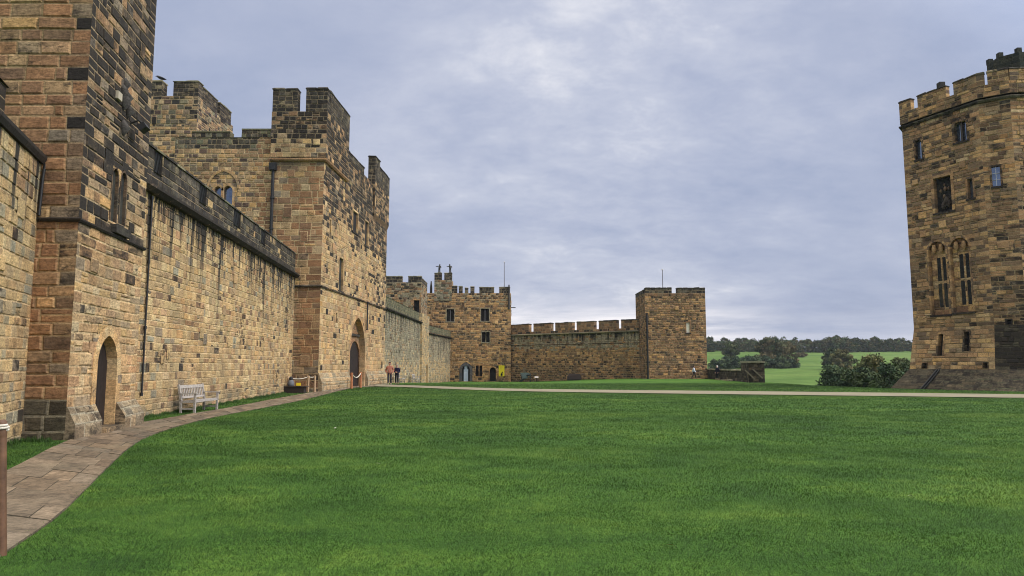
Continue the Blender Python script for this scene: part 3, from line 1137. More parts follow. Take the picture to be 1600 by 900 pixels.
# low range parapet tops
m = MB()
for a, b, y in ((300, 360, 207), (378, 424, 203)):
    ua, ub = FGF.px(a, y)[0], FGF.px(b, y)[0]
    zt = FGF.px((a + b) / 2, y)[1]
    masonry(m, FGF, max(0, ua), min(uT, ub), 16.1, zt, ST_M, corners=False, colf=lambda u, z, r, mo: (mixpal(r, [(1, P_PARA), (.6, P_LICHEN)]), M_DARK))
    c = pick(P_LICHEN)
    q = [FGF.P(ua, zt, .04), FGF.P(ub, zt, .04), FGF.P(ub, zt, -.6), FGF.P(ua, zt, -.6)]
    m.face([p + Vector((0, 0, .08)) for p in q], c)
    for i in range(4):
        m.face([q[i], q[(i + 1) % 4], q[(i + 1) % 4] + Vector((0, 0, .08)), q[i] + Vector((0, 0, .08))], c)
    m.face([FGF.P(ub, 16.1), FGF.P(ub, 16.1, -.6), FGF.P(ub, zt, -.6), FGF.P(ub, zt)], c)
    m.face([FGF.P(ua, 16.1), FGF.P(ua, 16.1, -.6), FGF.P(ua, zt, -.6), FGF.P(ua, zt)], c)
m.face([FGF.P(0, 16.1, .02), FGF.P(uT, 16.1, .02), FGF.P(uT, 16.1, -.8), FGF.P(0, 16.1, -.8)], lin((80, 74, 64)))
m.build('parapet', MS_COPE, G)
# corner turret, a hand's breadth proud of the faces
o = .14
tb = FGR.px(543, 215)[0]
uTl = FGF.px(425.5, 190)[0]
T0 = FGF.P(uTl, 0, o).xy
Tc = Vector((D1[0] + o, D1[1] - o))
Tb = FGR.P(tb, 0, o).xy
Td = Vector((T0.x, Tb.y))
ztw = 17.75
m = MB()
tf = [Face(T0, Tc), Face(Tc, Tb), Face(Tb, Td), Face(Td, T0)]


def col_tur(u, z, r, mo):
    k = sstep(14.6, 16.6, z + .8 * lf(u, z, .8, 3))
    return mixpal(r, [(k, P_BLACK), (k * .5, P_DARK), (1 - k, P_WARM), ((1 - k) * .4, P_BUFF)]), mixm(M_WARM, M_DARK, k)


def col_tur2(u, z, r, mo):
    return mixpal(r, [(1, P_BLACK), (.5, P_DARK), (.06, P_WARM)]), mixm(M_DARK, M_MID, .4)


st_t = dict(st_g, h=(.24, .34), w=(.3, .62))
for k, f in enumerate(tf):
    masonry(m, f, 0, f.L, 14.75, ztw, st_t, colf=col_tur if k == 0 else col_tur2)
m.build('turret_wall', MS, G)
m = MB()
band(m, [FGF.P(uTl + .0, 0, 0).xy, D1, FGR.P(tb, 0, 0).xy], 14.5, .28, .2, pal((.6, (172, 132, 94)), (.4, (150, 114, 84))), seg=.7)
m.build('corbel', MS, G)
roof(G, [T0, Tc, Tb, Td], ztw - .6)
for a, b, y in ((426.5, 465, 137), (478.5, 512, 136)):
    ua, ub = tf[0].px(a, 150)[0], tf[0].px(b, 150)[0]
    merlon(G, tf[0], max(0, ua), min(ub, tf[0].L), ztw, tf[0].px((a + b) / 2, y)[1], .6, ST_M, P_PARA)
merlon(G, tf[1], .62, tf[1].L, ztw, tf[0].px(500, 136)[1] + .02, .6, ST_M, P_PARA)
# parapet along the lawn side and the far turret
ue = FGR.px(583, 300)[0]
m = MB()
zp = FGR.px(555, 258)[1]
masonry(m, FGR, tb, ue, 14.9, zp, st_t, colf=col_tur2, corners=False)
fb = Face(FGR.P(ue, 0, -.6).xy, FGR.P(tb, 0, -.6).xy)
masonry(m, fb, 0, fb.L, 14.6, zp, st_t, colf=col_tur2)
m.face([FGR.P(tb, zp), FGR.P(ue, zp), FGR.P(ue, zp, -.6), FGR.P(tb, zp, -.6)], lin((70, 66, 58)))
m.build('parapet', MS_COPE, G)
ux = FGR.px(569, 270)[0]
merlon(G, FGR, tb + .05, ux, zp, FGR.px(560, 258)[1] + .35, .55, ST_M, P_PARA)
m = MB()
E0 = FGR.P(ue, 0, .16).xy
Ee = FGR.P(FGR.L - .02, 0, .16).xy
ef = [Face(FGR.P(ue, 0, -3).xy, E0), Face(E0, Ee), Face(Ee, FGR.P(FGR.L - .02, 0, -3).xy), Face(FGR.P(FGR.L - .02, 0, -3).xy, FGR.P(ue, 0, -3).xy)]
zE = 16.6
zlow = FGR.px(595, 345)[1]
for f in ef:
    masonry(m, f, 0, f.L, zlow if f is ef[1] else 14.0, zE, st_t, colf=lambda u, z, r, mo: (mixpal(r, [(.8, P_BLACK), (.8, P_DARK), (.35, P_WARM)]), mixm(M_DARK, M_WARM, .4)))
for uu in (E0, Ee):
    a = Vector((uu.x, uu.y, zlow))
    n3g = Vector((FGR.n.x, FGR.n.y, 0))
    m.face([a, a - n3g * .3, Vector((a.x, a.y, zE)) - n3g * .3, Vector((a.x, a.y, zE))], lin((70, 62, 54)))
m.face([Vector((E0.x, E0.y, zlow)), Vector((Ee.x, Ee.y, zlow)), Vector((*(Ee - FGR.n * .2), zlow - .5)), Vector((*(E0 - FGR.n * .2), zlow - .5))], lin((110, 88, 66)))
m.face([Vector((*p, zE)) for p in (E0, Ee, FGR.P(FGR.L, 0, -3).xy, FGR.P(ue, 0, -3).xy)], lin((70, 64, 58)))
m.build('turret_wall', MS, G)
merlon(G, ef[1], 0, ef[1].L * .30, zE, FGR.px(588, 247)[1], .6, ST_M, P_PARA)
merlon(G, ef[1], ef[1].L * .30 + .02, ef[1].L, zE, FGR.px(588, 247)[1] - .5, .6, ST_M, P_PARA)
# openings
gd = []
for k, w_ in enumerate(gw):
    opening(G, FGR, w_, 'window' if k != 2 else 'niche', M_VOID if k != 2 else MS, w=.12, proud=.015, depth=.13, p=P_WARM, sill='dark' if k in (0, 1, 2) else False)
for w_ in gfw:
    opening(G, FGF, w_, 'window', M_GLASS, w=.14, proud=.03, depth=.22, p=P_WARM, sill=.1)
m = MB()
hood = Op('point', *FGF.rect(326, 268, 371, 330))
for k in range(2):
    pts = Op('point', hood.u0 - .14 * k, hood.u1 + .14 * k, hood.z0, hood.z1 + .14 * k).outline(1, 8)
    if k == 0:
        p0 = pts
    else:
        for i in range(1, len(pts) - 2):
            c = pick(P_WARM)
            m.face([FGF.P(*p0[i], .06), FGF.P(*pts[i], .06), FGF.P(*pts[i + 1], .06), FGF.P(*p0[i + 1], .06)][::-1], c)
            m.face([FGF.P(*pts[i], .0), FGF.P(*pts[i], .06), FGF.P(*pts[i + 1], .06), FGF.P(*pts[i + 1], .0)], c)
            m.face([FGF.P(*p0[i], .0), FGF.P(*p0[i], .06), FGF.P(*p0[i + 1], .06), FGF.P(*p0[i + 1], .0)], c)
m.build('hood_mould', MS, G)
# the tall doorway: an arched recess with a tympanum and a plain round-headed door
m = MB()
pts = arch.outline(4)
dep = .42
fr = Face(FGR.P(0, 0, -dep).xy, FGR.P(FGR.L, 0, -dep).xy)
idr = Op('arch', *fr.rect(545.0, 533, 561.5, 603))
idr.z0 = .05
masonry(m, fr, arch.u0 - .05, arch.u1 + .05, 0, arch.z1, dict(st_g, h=(.3, .4), w=(.5, .9)), [idr], lambda u, z, r, mo: (mixpal(r, [(1, P_BROWN), (.3, P_DARK)]), M_MID), corners=False)
m.build('porch_recess', MS, G)
sb = MB()
surround(sb, FGR, arch, .3, .02, dep, P_WARM, M_WARM)
sb.build('doorway_arch', MS, G)
opening(G, fr, idr, 'door', M_WOODD, w=.22, proud=.02, depth=.10, p=P_BROWN)
m = MB()
zsp = idr.z1 + .45
m.bar(fr.P(arch.u0, zsp, .05), fr.P(arch.u1, zsp, .05), .14, .16, lin((60, 54, 48)))
m.build('lintel_string', MS_COPE, G)
m = MB()
PPG = pal((.4, (176, 146, 108)), (.3, (160, 134, 100)), (.3, (138, 124, 100)), k=.7)
st_plg = dict(st_pl, pal=PPG)
for a, b in ((0.0, arch.u0 - .25), (arch.u1 + .25, FGR.L)):
    fo = Face(FGR.P(a, 0, .25).xy, FGR.P(b, 0, .25).xy)
    masonry(m, fo, 0, fo.L, -.3, .55, st_plg)
    ft = Face(FGR.P(a, 0, .25).xy, FGR.P(b, 0, .25).xy, .55, 1.15, FGR.P(a, 0, .02).xy, FGR.P(b, 0, .02).xy)
    masonry(m, ft, 0, ft.L, .55, 1.15, dict(st_plg, h=(.24, .34), w=(.5, 1.0)))
    for u in (a, b):
        m.face([FGR.P(u, -.2, -.02), FGR.P(u, -.2, .25), FGR.P(u, .55, .25), FGR.P(u, 1.15, .02), FGR.P(u, 1.15, -.02)], pick(PPG))
    m.build('plinth', MS, G)
    m = MB()
up, zpp = FGF.px(428, 262)
pipe(G, [FGF.P(up, zpp, .12), FGF.P(up, 8.2, .12)], .10)
m = MB()
m.box((-.22, -.18, -.2), (.22, .12, .25), (.02, .02, .02), Matrix.Translation(FGF.P(up, zpp, .14)))
m.build('rainwater_head', M_IRON, G)
pipe(G, [FGR.P(FGR.px(572, 460)[0], ZG, .14), FGR.P(FGR.px(572, 460)[0], 4.4, .14)], .06)

# ---------------------------------------------------------------- keep tower behind
K = thing('keep_tower', 'lichen-topped keep tower rising behind the long tan wall, a bird on its merlon', 'tower', (-24, 49, 0))
YK = 46.6
kc = ypt(309, 160, YK)
kb = ypt(361.5, 195, 1)
kY = kc.x / (kb.x / 1.0) if kb.x else 52
KX = kc.x
FKF, FKR = Face((-31, YK), (KX, YK)), Face((KX, YK), (KX, kY + .3))
zk = FKF.px(262, 150)[1]


def col_k(u, z, r, mo):
    n = lf(u, z, .3, 12)
    k = sstep(15.5, 18.2, z) * .6 + .2 * n
    return mixpal(r, [(.5, P_RUBBLE), (.35, P_WARM), (max(0, k), P_PARA), (max(0, k) * .5, P_LICHEN)]), mixm(M_WARM, M_DARK, k)


st_k = dict(st_g, h=(.2, .36), w=(.26, .62), m=.045)
m = MB()
masonry(m, FKF, 0, FKF.L, 6.0, zk, st_k, colf=col_k)
fkl = Face((-31, kY + .3), (-31, YK))
masonry(m, fkl, 0, fkl.L, 6.0, zk, dict(st_k, h=(.4, .6), w=(.6, 1.2)), colf=col_k)
masonry(m, FKR, 0, FKR.L, 12.0, zk, st_k, colf=col_k)
fkb = Face((KX, kY + .3), (-31, kY + .3))
masonry(m, fkb, 0, fkb.L, 12.0, zk, dict(st_k, h=(.4, .6), w=(.6, 1.2)), colf=col_k)
m.build('wall', MS, K)
roof(K, [(-31, YK), (KX, YK), (KX, kY + .3), (-31, kY + .3)], zk - .3)
kz = FKF.px(289, 125)[1]
u0, u1 = FKF.px(271, 140)[0], FKF.L
merlon(K, FKF, u0, u1, zk, kz, .7, ST_M)
merlon(K, FKF, u0 - 4.0, FKF.px(253, 140)[0], zk, FKF.px(245, 125)[1], .7, ST_M)
for a, b, y in ((317, 340, 155), (343, 361, 175)):
    ua, ub = FKR.px(a, y + 10)[0], FKR.px(b, y + 10)[0]
    merlon(K, FKR, max(.75, ua), min(ub, FKR.L), zk - .2, kz - .15, .7, ST_M)

# ---------------------------------------------------------------- grey curtain walls beyond the gatehouse
W3 = thing('curtain_wall', 'grey curtain wall in shade behind the standing couple, running back from the gatehouse', 'wall', (-11.3, 75, 0))
FW3 = Face((-11.55, 63.3), (-11.1, 87.0))


def col_w3(u, z, r, mo):
    n = lf(u, z, .3, 21)
    lo = 1 - sstep(.5, 3.0, z + n)
    return mixpal(r, [(.7, P_GREY), (lo * .9, P_BUFF), (.08, P_DARK)]), mixm(M_GREY, M_PALE, .4 * lo)


m = MB()
st3 = dict(pal=P_GREY, h=(.2, .34), w=(.3, .7), m=.035, mort=M_GREY, out=.03, split=.08)
masonry(m, FW3, 0, FW3.L, -.9, 6.65, st3, colf=col_w3)
m.build('wall', MS_W3, W3)
m = MB()
band(m, [FW3.A, FW3.B], 6.62, .3, .28, P_BLACK, inn=.4, seg=1.2)
m.build('string_course', MS_COPE, W3)
m = MB()
PG2 = pal((.4, (92, 92, 68)), (.35, (78, 78, 60)), (.25, (108, 104, 80)))
zz3 = FW3.px(615, 469)[1]
masonry(m, FW3, 0, FW3.L - 1.5, 6.9, zz3, dict(ST_M, pal=PG2))
m.face([FW3.P(0, zz3, .03), FW3.P(FW3.L - 1.5, zz3, .03), FW3.P(FW3.L - 1.5, zz3, -.6), FW3.P(0, zz3, -.6)], lin((84, 84, 64)))
m.build('parapet', MS_COPE, W3)
pipe(W3, [FW3.P(.25, 6.5, .1), FW3.P(.25, 0, .1)], .06)

W4 = thing('curtain_wall', 'farther low stretch of grey streaked curtain wall, between the square pier and the three-storey lodge', 'wall', (-10, 102, 0))
FW4 = Face((-10.95, 93.5), (-9.4, 110.2))
FPr = Face((-10.9, 87.0), (-10.85, 94.0))
m = MB()
masonry(m, FW4, 0, FW4.L, -1.2, 5.65, st3, colf=col_w3)
m.build('wall', MS_W4, W4)
m = MB()
band(m, [FW4.A, FW4.B], 5.62, .28, .28, P_BLACK, inn=.4, seg=1.2)
m.build('string_course', MS_COPE, W4)
m = MB()
zz4 = FW4.px(680, 511)[1]
masonry(m, FW4, 0, FW4.L, 5.9, zz4, dict(ST_M, pal=PG2))
m.face([FW4.P(0, zz4, .03), FW4.P(FW4.L, zz4, .03), FW4.P(FW4.L, zz4, -.6), FW4.P(0, zz4, -.6)], lin((84, 84, 64)))
m.build('parapet', MS_COPE, W4)

PR = thing('stone_pier', 'tall square grey stone pier with a narrow brown door, dividing the two grey curtain walls', 'pier', (-12, 90, 0))
m = MB()
prf = [Face((-13.5, 87.0), (-10.9, 87.0)), FPr, Face((-10.85, 94.0), (-13.5, 94.0)), Face((-13.5, 94), (-13.5, 87))]
zpr = FPr.px(662, 490)[1]
prd = Op('rect', *FPr.rect(665.8, 571, 668.0, 597))
prd.z0 = -.65
for f in prf:
    masonry(m, f, 0, f.L, -1, zpr, st3, [prd] if f is FPr else (), lambda u, z, r, mo: (mixpal(r, [(.6, P_BUFF), (.6, P_GREY)]), M_WARM))
m.face([Vector((-13.5, 87, zpr)), Vector((-10.9, 87, zpr)), Vector((-10.85, 94, zpr)), Vector((-13.5, 94, zpr))], lin((120, 110, 90)))
m.build('wall', MS, PR)
opening(PR, FPr, prd, 'door', M_POST, w=.15, depth=.2, p=P_BUFF)

# tower standing behind the grey curtain wall
TB = thing('stone_tower', 'squat grey-brown battlemented tower with a black doorway, rising above the grey curtain wall', 'tower', (-17, 103, 0))
YB = 99.0
xb0, xb1 = ypt(590, 450, YB).x, ypt(658.5, 450, YB).x
FBF = Face((xb0, YB), (xb1, YB))
yb2 = xb1 / (ypt(667.5, 455, 1).x)
FBR = Face((xb1, YB), (xb1, yb2))
zb = FBF.px(633, 441)[1]
st_far = dict(clump=0, pal=P_FAR, h=(.24, .42), w=(.34, .9), m=.05, mort=M_MID, out=.05, rec=.02, bev=.03, split=.08)
col_b = lambda u, z, r, mo: (mixpal(r, [(.6, P_FARD), (.5, P_GREY), (.5 * sstep(9, 13, z), P_PARA)]), mixm(M_MID, M_GREY, .5))
bd = Op('rect', *FBF.rect(646.5, 469, 655, 499))
m = MB()
masonry(m, FBF, 0, FBF.L, 4, zb, st_far, [bd], col_b)
masonry(m, FBR, 0, FBR.L, 4, zb, st_far, colf=col_b)
fbb = Face((xb1, yb2), (xb0, yb2))
masonry(m, fbb, 0, fbb.L, 4, zb, dict(st_far, h=(.5, .8), w=(.8, 1.6)), colf=col_b)
m.build('wall', MS_FAR, TB)
roof(TB, [(xb0, YB), (xb1, YB), (xb1, yb2), (xb0, yb2)], zb - .4)
opening(TB, FBF, bd, 'door', M_VOID, w=.2, depth=.4, p=P_FARD)
for a, b in ((590, 628), (638, 658.5)):
    merlon(TB, FBF, FBF.px(a, 436)[0], min(FBF.L, FBF.px(b, 436)[0]), zb, FBF.px(640, 431)[1], .8, dict(ST_M, h=(.3, .4), w=(.4, .8)))
merlon(TB, FBR, .85, FBR.L, zb, FBF.px(640, 431)[1] - .2, .8, dict(ST_M, h=(.3, .4), w=(.4, .8)))

# ---------------------------------------------------------------- three-storey lodge
YF = 110.0
LB = thing('stone_lodge', 'three-storey tan stone gate lodge with barred windows, two doorways and a yellow notice', 'lodge', (-6, 114, 0))
xl, xr = ypt(664, 520, YF).x, ypt(798, 520, YF).x
FLF = Face((xl, YF), (xr, YF))
FLR = Face((xr, YF), (xr, YF + 9))
zl = FLF.px(760, 458)[1]
tw = lambda *q: Op(q[0], *FLF.rect(*q[1:]))
lw = [tw('rect', 697.5, 483, 709.5, 502.5), tw('rect', 751.5, 482, 764, 501.5), tw('flat', 753, 518.5, 758.4, 535), tw('flat', 759.6, 518.5, 765, 535),
      tw('flat', 743.3, 571, 747.7, 588.5), tw('flat', 749.2, 571, 753.6, 588.5)]
ld = [tw('point', 722, 570.5, 734, 597), tw('arch', 765.3, 574, 774.8, 596)]
for q in ld:
    q.z0 = -.85


def col_l(u, z, r, mo):
    n = lf(u, z, .25, 31)
    k = .10 + .2 * max(0, n) + .25 * sstep(10.5, 12.5, z)
    return mixpal(r, [(1 - k, P_FAR), (k, P_DARK), (.3 * sstep(10, 12, z), P_GREY)]), mixm(M_MID, M_WARM, .4)


m = MB()
masonry(m, FLF, 0, FLF.L, -1.3, zl, st_far, lw + ld, col_l)
masonry(m, FLR, 0, FLR.L, -1.3, zl, st_far, colf=col_l)
flb = Face((xr, YF + 9), (xl, YF + 9))
masonry(m, flb, 0, flb.L, -1.3, zl, dict(st_far, h=(.5, .8), w=(.8, 1.6)), colf=col_l)
m.build('wall', MS_FAR, LB)
roof(LB, [(xl, YF), (xr, YF), (xr, YF + 9), (xl, YF + 9)], zl - .4)
for k, q in enumerate(lw):
    opening(LB, FLF, q, 'window', M_VOID, w=.13, proud=.03, depth=.3, p=P_GREY if k < 4 else P_FAR, sill=.12,
            mull=1 if k < 2 else 0, trans=0, barcol=(92, 90, 92), barw=.12)
opening(LB, FLF, ld[0], 'door', M_VOID, w=.42, proud=.05, depth=.5, p=pal((.6, (74, 74, 78)), (.4, (88, 84, 82))))
m = MB()
q = FLF.rect(724.5, 577, 731.3, 596)
f2 = Face(FLF.P(0, 0, -.28).xy, FLF.P(FLF.L, 0, -.28).xy)
a, b = q[0], q[1]
m.box((0, 0, 0), (b - a, .06, q[3] + .85), lin((190, 198, 214)), Matrix.Translation(Vector((xl + a, YF + .16, -.85))))
for k in range(4):
    m.box((.12 + (b - a - .24) * (k % 2) * .52, -.02, .25 + 1.2 * (k // 2)), (.12 + (b - a - .24) * (k % 2) * .52 + (b - a - .24) * .46, .0, .25 + 1.2 * (k // 2) + .95),
          lin((176, 186, 204)), Matrix.Translation(Vector((xl + a, YF + .16, -.85))))
m.build('door_leaf', M_VC, LB)
opening(LB, FLF, ld[1], 'door', M_VOID, w=.2, proud=.03, depth=.4, p=P_FAR)
st_fm = dict(ST_M, h=(.28, .42), w=(.4, .9), m=.04)
zm = FLF.px(760, 448)[1]
for a, b, y in ((706, 714.2, 446), (716.8, 722.5, 447), (726.3, 731.4, 449), (735, 741, 447), (749, 772, 448), (780, 797, 448)):
    merlon(LB, FLF, FLF.px(a, 452)[0], min(FLF.L, FLF.px(b, 452)[0]), zl, FLF.px((a + b) / 2, y)[1], .7, st_fm)
# stair turret with two horns
ua, ub = FLF.px(678.8, 440)[0], FLF.px(706, 440)[0]
zt_ = FLF.px(692, 437.5)[1]
m = MB()
tp = [FLF.P(ua, 0, .08), FLF.P(ub, 0, .08), FLF.P(ub, 0, -2.8), FLF.P(ua, 0, -2.8)]
for k in range(4):
    f = Face(tp[k].xy, tp[(k + 1) % 4].xy)
    masonry(m, f, 0, f.L, zl - 1.2, zt_, dict(st_far, h=(.3, .42)), colf=lambda u, z, r, mo: (mixpal(r, [(.6, P_GREY), (.5, P_FARD), (.5, P_LICHEN)]), M_GREY))
m.face([Vector((p.x, p.y, zt_)) for p in tp], lin((90, 84, 72)))
m.build('turret_wall', MS_FAR, LB)
ft = Face(tp[0].xy, tp[1].xy)
zh = FLF.px(692, 426)[1]
merlon(LB, ft, 0, FLF.px(690, 430)[0] - ua, zt_, zh, .8, st_fm)
merlon(LB, ft, FLF.px(694.3, 430)[0] - ua, ft.L, zt_, zh, .8, st_fm)
m = MB()
u, z = FLF.px(795.3, 460)
m.tube([FLF.P(u, zl - 2.5, .1), FLF.P(u, FLF.px(795, 445)[1], .1)], [.16, .10], lin((60, 54, 50)), 8)
m.build('chimney_pipe', M_VC, LB)
m = MB()
m.bar(FLF.P(FLF.L, FLF.px(797, 480.5)[1], -.2), FLF.P(FLF.L + .75, FLF.px(797, 480.5)[1], -.2), .1, .12, lin((40, 38, 38)))
m.build('spout', M_VC, LB)
m = MB()
u0 = FLF.px(671.5, 440)[0]
m.tube([FLF.P(u0, zl - 1, -2), FLF.P(u0, zl + 1.0, -2), FLF.P(u0, FLF.px(671, 437)[1], -2)], [.22, .2, .08], lin((62, 58, 54)), 7)
m.build('finial', MS_COPE, LB)


def small_statue(px_, zfoot, ypx, lean, label):
    t = thing('stone_figure', label, 'statue', tuple(FLF.P(FLF.px(px_, 425)[0], zfoot, -.35)))
    o = Vector(t['_o'])
    m = MB()
    c = lin((64, 62, 58))
    H = 1.35
    m.box((-.22, -.18, 0), (.22, .18, .14), c, Matrix.Translation(o))
    m.tube([o + Vector((-.07, 0, .12)), o + Vector((-.08, 0, .45)), o + Vector((-.03, 0, .72))], [.07, .08, .11], c, 8)
    m.tube([o + Vector((.1, -.05, .12)), o + Vector((.1, -.03, .45)), o + Vector((.03, 0, .72))], [.07, .08, .11], c, 8)
    m.tube([o + Vector((0, 0, .66)), o + Vector((lean * .02, 0, .9)), o + Vector((lean * .05, 0, 1.08)), o + Vector((lean * .06, 0, 1.16))], [.15, .16, .19, .07], c, 9)
    m.tube([o + Vector((lean * .06, 0, 1.12)), o + Vector((lean * .07, -.02, 1.2)), o + Vector((lean * .08, -.02, 1.3)), o + Vector((lean * .08, -.02, 1.37))], [.07, .10, .11, .04], c, 9)
    m.tube([o + Vector((-.18, 0, 1.06)), o + Vector((-.36, -.08, .96)), o + Vector((-.5, -.2, 1.02))], [.07, .06, .05], c, 7)
    m.tube([o + Vector((.2, 0, 1.06)), o + Vector((.28, -.05, .85)), o + Vector((.16, -.16, .72))], [.07, .06, .05], c, 7)
    m.build('body', MS_COPE, t)
    return t


small_statue(686, zh, 417, 1, 'small dark stone figure on the left horn of the lodge turret')
small_statue(703, zh, 417, -1, 'small dark stone figure on the right horn of the lodge turret')


def flagpole(px_, y0, Y, zb_, label, r=.05):
    top = ypt(px_, y0, Y)
    r *= 1.25
    t = thing('flagpole', label, 'flagpole', (top.x, Y, zb_))
    m = MB()
    m.tube([Vector((top.x, Y, zb_)), Vector((top.x, Y, top.z))], [r, r * .6], lin((104, 102, 106)), 8)
    m.lathe([(r * 1.8, 0), (r * 2.2, .06), (r * 1.4, .12)], (top.x, Y, top.z), lin((200, 196, 190)), 8)
    m.build('pole', M_VC, t)
    m = MB()
    m.box((-.25, -.25, -.05), (.25, .25, .25), lin((90, 86, 80)), Matrix.Translation(Vector((top.x, Y, zb_))))
    m.build('base', M_VC, t)


flagpole(788, 410, YF + 2.0, zl - .4, 'thin bare flagpole on the roof of the three-storey lodge')
# yellow notice on the lodge
q = FLF.rect(779.3, 571, 788.2, 588)
NB = thing('notice_board', 'bright yellow notice with a small black figure on the lodge wall', 'sign', tuple(FLF.P((q[0] + q[1]) / 2, q[2], .1)))
m = MB()
w2, h2 = q[1] - q[0], q[3] - q[2]
o = FLF.P(q[0], q[2], .06)
MT = Matrix.Translation(o)
m.box((0, -.03, 0), (w2, .02, h2), lin((232, 214, 40)), MT)
m.build('board', M_VC, NB)
m = MB()
c = lin((30, 28, 20))
m.tube([o + Vector((w2 * .52, -.036, .1)), o + Vector((w2 * .5, -.036, .35)), o + Vector((w2 * .56, -.036, .5))], [.13, .15, .05], c, 8)
m.lathe([(.03, -.09), (.09, -.05), (.1, 0), (.08, .06), (.02, .1)], o + Vector((w2 * .62, -.036, .6)), c, 9)
m.build('emblem', M_VC, NB)
m = MB()
for k, (a, b) in enumerate(((.15, .8), (.2, .7), (.15, .6))):
    m.box((w2 * a, -.034, h2 * (.86 - .1 * k)), (w2 * b, -.031, h2 * (.9 - .1 * k)), lin((196, 172, 40)), MT)
m.build('lettering', M_VC, NB)

# ---------------------------------------------------------------- far curtain wall with merlons
FW = thing('curtain_wall', 'far brown curtain wall with six merlons between the lodge and the square tower', 'wall', (9, 103, 0))
FFW = Face((xr - .1, 110.6), (17.05, 96.2))
zs0, zs1 = FFW.px(798, 525.5)[1], FFW.px(999, 518)[1]
zs = (zs0 + zs1) / 2


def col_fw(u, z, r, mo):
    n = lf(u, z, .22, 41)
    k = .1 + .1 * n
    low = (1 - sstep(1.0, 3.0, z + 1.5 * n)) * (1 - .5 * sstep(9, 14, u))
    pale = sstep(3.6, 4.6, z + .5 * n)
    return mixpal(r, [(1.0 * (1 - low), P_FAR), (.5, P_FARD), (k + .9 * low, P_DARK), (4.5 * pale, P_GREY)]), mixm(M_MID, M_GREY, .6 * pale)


m = MB()
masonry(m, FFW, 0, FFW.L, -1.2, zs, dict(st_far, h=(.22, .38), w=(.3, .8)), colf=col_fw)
m.build('wall', MS_FW, FW)
m = MB()
band(m, [FFW.A, FFW.B], zs - .03, .3, .3, P_GREY, inn=.3, seg=1.6)
m.build('string_course', MS_COPE, FW)
m = MB()
band(m, [FFW.A, FFW.B], FFW.px(900, 538)[1], .12, .07, P_DARK, inn=.1, seg=1.6)
m.build('string_course', MS_COPE, FW)
m = MB()
zg0 = FFW.px(890, 516)[1]
masonry(m, FFW, 0, FFW.L, zs + .25, zg0, dict(st_fm, pal=P_FARD), colf=lambda u, z, r, mo: (mixpal(r, [(.6, P_FARD), (.5, P_PARA)]), M_MID))
m.face([FFW.P(0, zg0, .0), FFW.P(FFW.L, zg0, .0), FFW.P(FFW.L, zg0, -.7), FFW.P(0, zg0, -.7)], lin((100, 90, 76)))
fwb = Face(FFW.P(FFW.L, 0, -.7).xy, FFW.P(0, 0, -.7).xy)
masonry(m, fwb, 0, fwb.L, 4, zg0, dict(st_fm, h=(.4, .6), w=(.6, 1.2)))
m.build('parapet', MS_FAR, FW)
zt0, zt1 = FFW.px(811, 506.5)[1], FFW.px(980, 499)[1]
for a, b in ((798, 826), (833.5, 860.5), (867.5, 894), (901, 928), (935.5, 963), (970.5, 998)):
    ua, ub = max(0, FFW.px(a, 506)[0]), min(FFW.L, FFW.px(b, 503)[0])
    merlon(FW, FFW, ua, ub, zg0, zt0 + (zt1 - zt0) * ((a + b) / 2 - 811) / 170, .7, dict(st_fm, pal=P_FARD), cap_p=P_PARA)

# ---------------------------------------------------------------- far square tower
FT = thing('stone_tower', 'plain brown square tower with one pale lancet and black drainpipe, across the lawn', 'tower', (21, 96, 0))
YT = 92.0
xa, xb = ypt(1008.5, 520, YT).x, ypt(1103.5, 520, YT).x
FTF = Face((xa, YT), (xb, YT))
FTL = Face((xa, YT + 6.9), (xa, YT))
FTR = Face((xb, YT), (xb, YT + 6.9))
zt = FTF.px(1054, 458)[1]
fw1 = Op('flat', *FTF.rect(1072.3, 504, 1077.7, 520))


def col_ft(u, z, r, mo):
    n = lf(u, z, .3, 51)
    k = .22 + .25 * n + .4 * sstep(9.6, 11, z)
    return mixpal(r, [(1, P_FARD), (max(.03, k), P_DARK), (.55, P_FAR)]), mixm(M_MID, M_DARK, .4)


m = MB()
st_ft = dict(st_far, h=(.22, .36), w=(.3, .8), mort=M_MID)
masonry(m, FTF, 0, FTF.L, -.6, zt, st_ft, [fw1], col_ft)
masonry(m, FTL, 0, FTL.L, -.6, zt, st_ft, (), lambda u, z, r, mo: (mixpal(r, [(1, P_FARD), (.25, P_DARK)]), M_DARK))
masonry(m, FTR, 0, FTR.L, -.6, zt, st_ft, (), col_ft)
ftb = Face((xb, YT + 6.9), (xa, YT + 6.9))
masonry(m, ftb, 0, ftb.L, -.6, zt, dict(st_ft, h=(.5, .8), w=(.8, 1.6)), colf=col_ft)
m.build('wall', MS_FAR, FT)
roof(FT, [(xa, YT), (xb, YT), (xb, YT + 6.9), (xa, YT + 6.9)], zt - .4)
opening(FT, FTF, fw1, 'window', simple_mat('pale_lit_window', (236, 228, 208), .4, 0, .05), w=.14, proud=.03, depth=.12, p=P_FARD, sill='dark')
for a, b in ((1008.5, 1049.5), (1058, 1103.5)):
    merlon(FT, FTF, max(0, FTF.px(a, 453)[0]), min(FTF.L, FTF.px(b, 453)[0]), zt, FTF.px((a + b) / 2, 449)[1], .8, st_fm, P_PARA)
merlon(FT, FTL, 0, FTL.L - .85, zt, FTF.px(1030, 451)[1], .8, st_fm, P_PARA)
merlon(FT, FTR, .85, FTR.L, zt, FTF.px(1030, 451)[1], .8, st_fm, P_PARA)
up = FTF.px(1010.5, 500)[0]
pipe(FT, [FTF.P(up, FTF.px(1009, 490)[1], .14), FTF.P(up, -.1, .14)], .12)
flagpole(1035, 422, YT + 3, zt - .4, 'thin bare flagpole on the roof of the plain square tower')

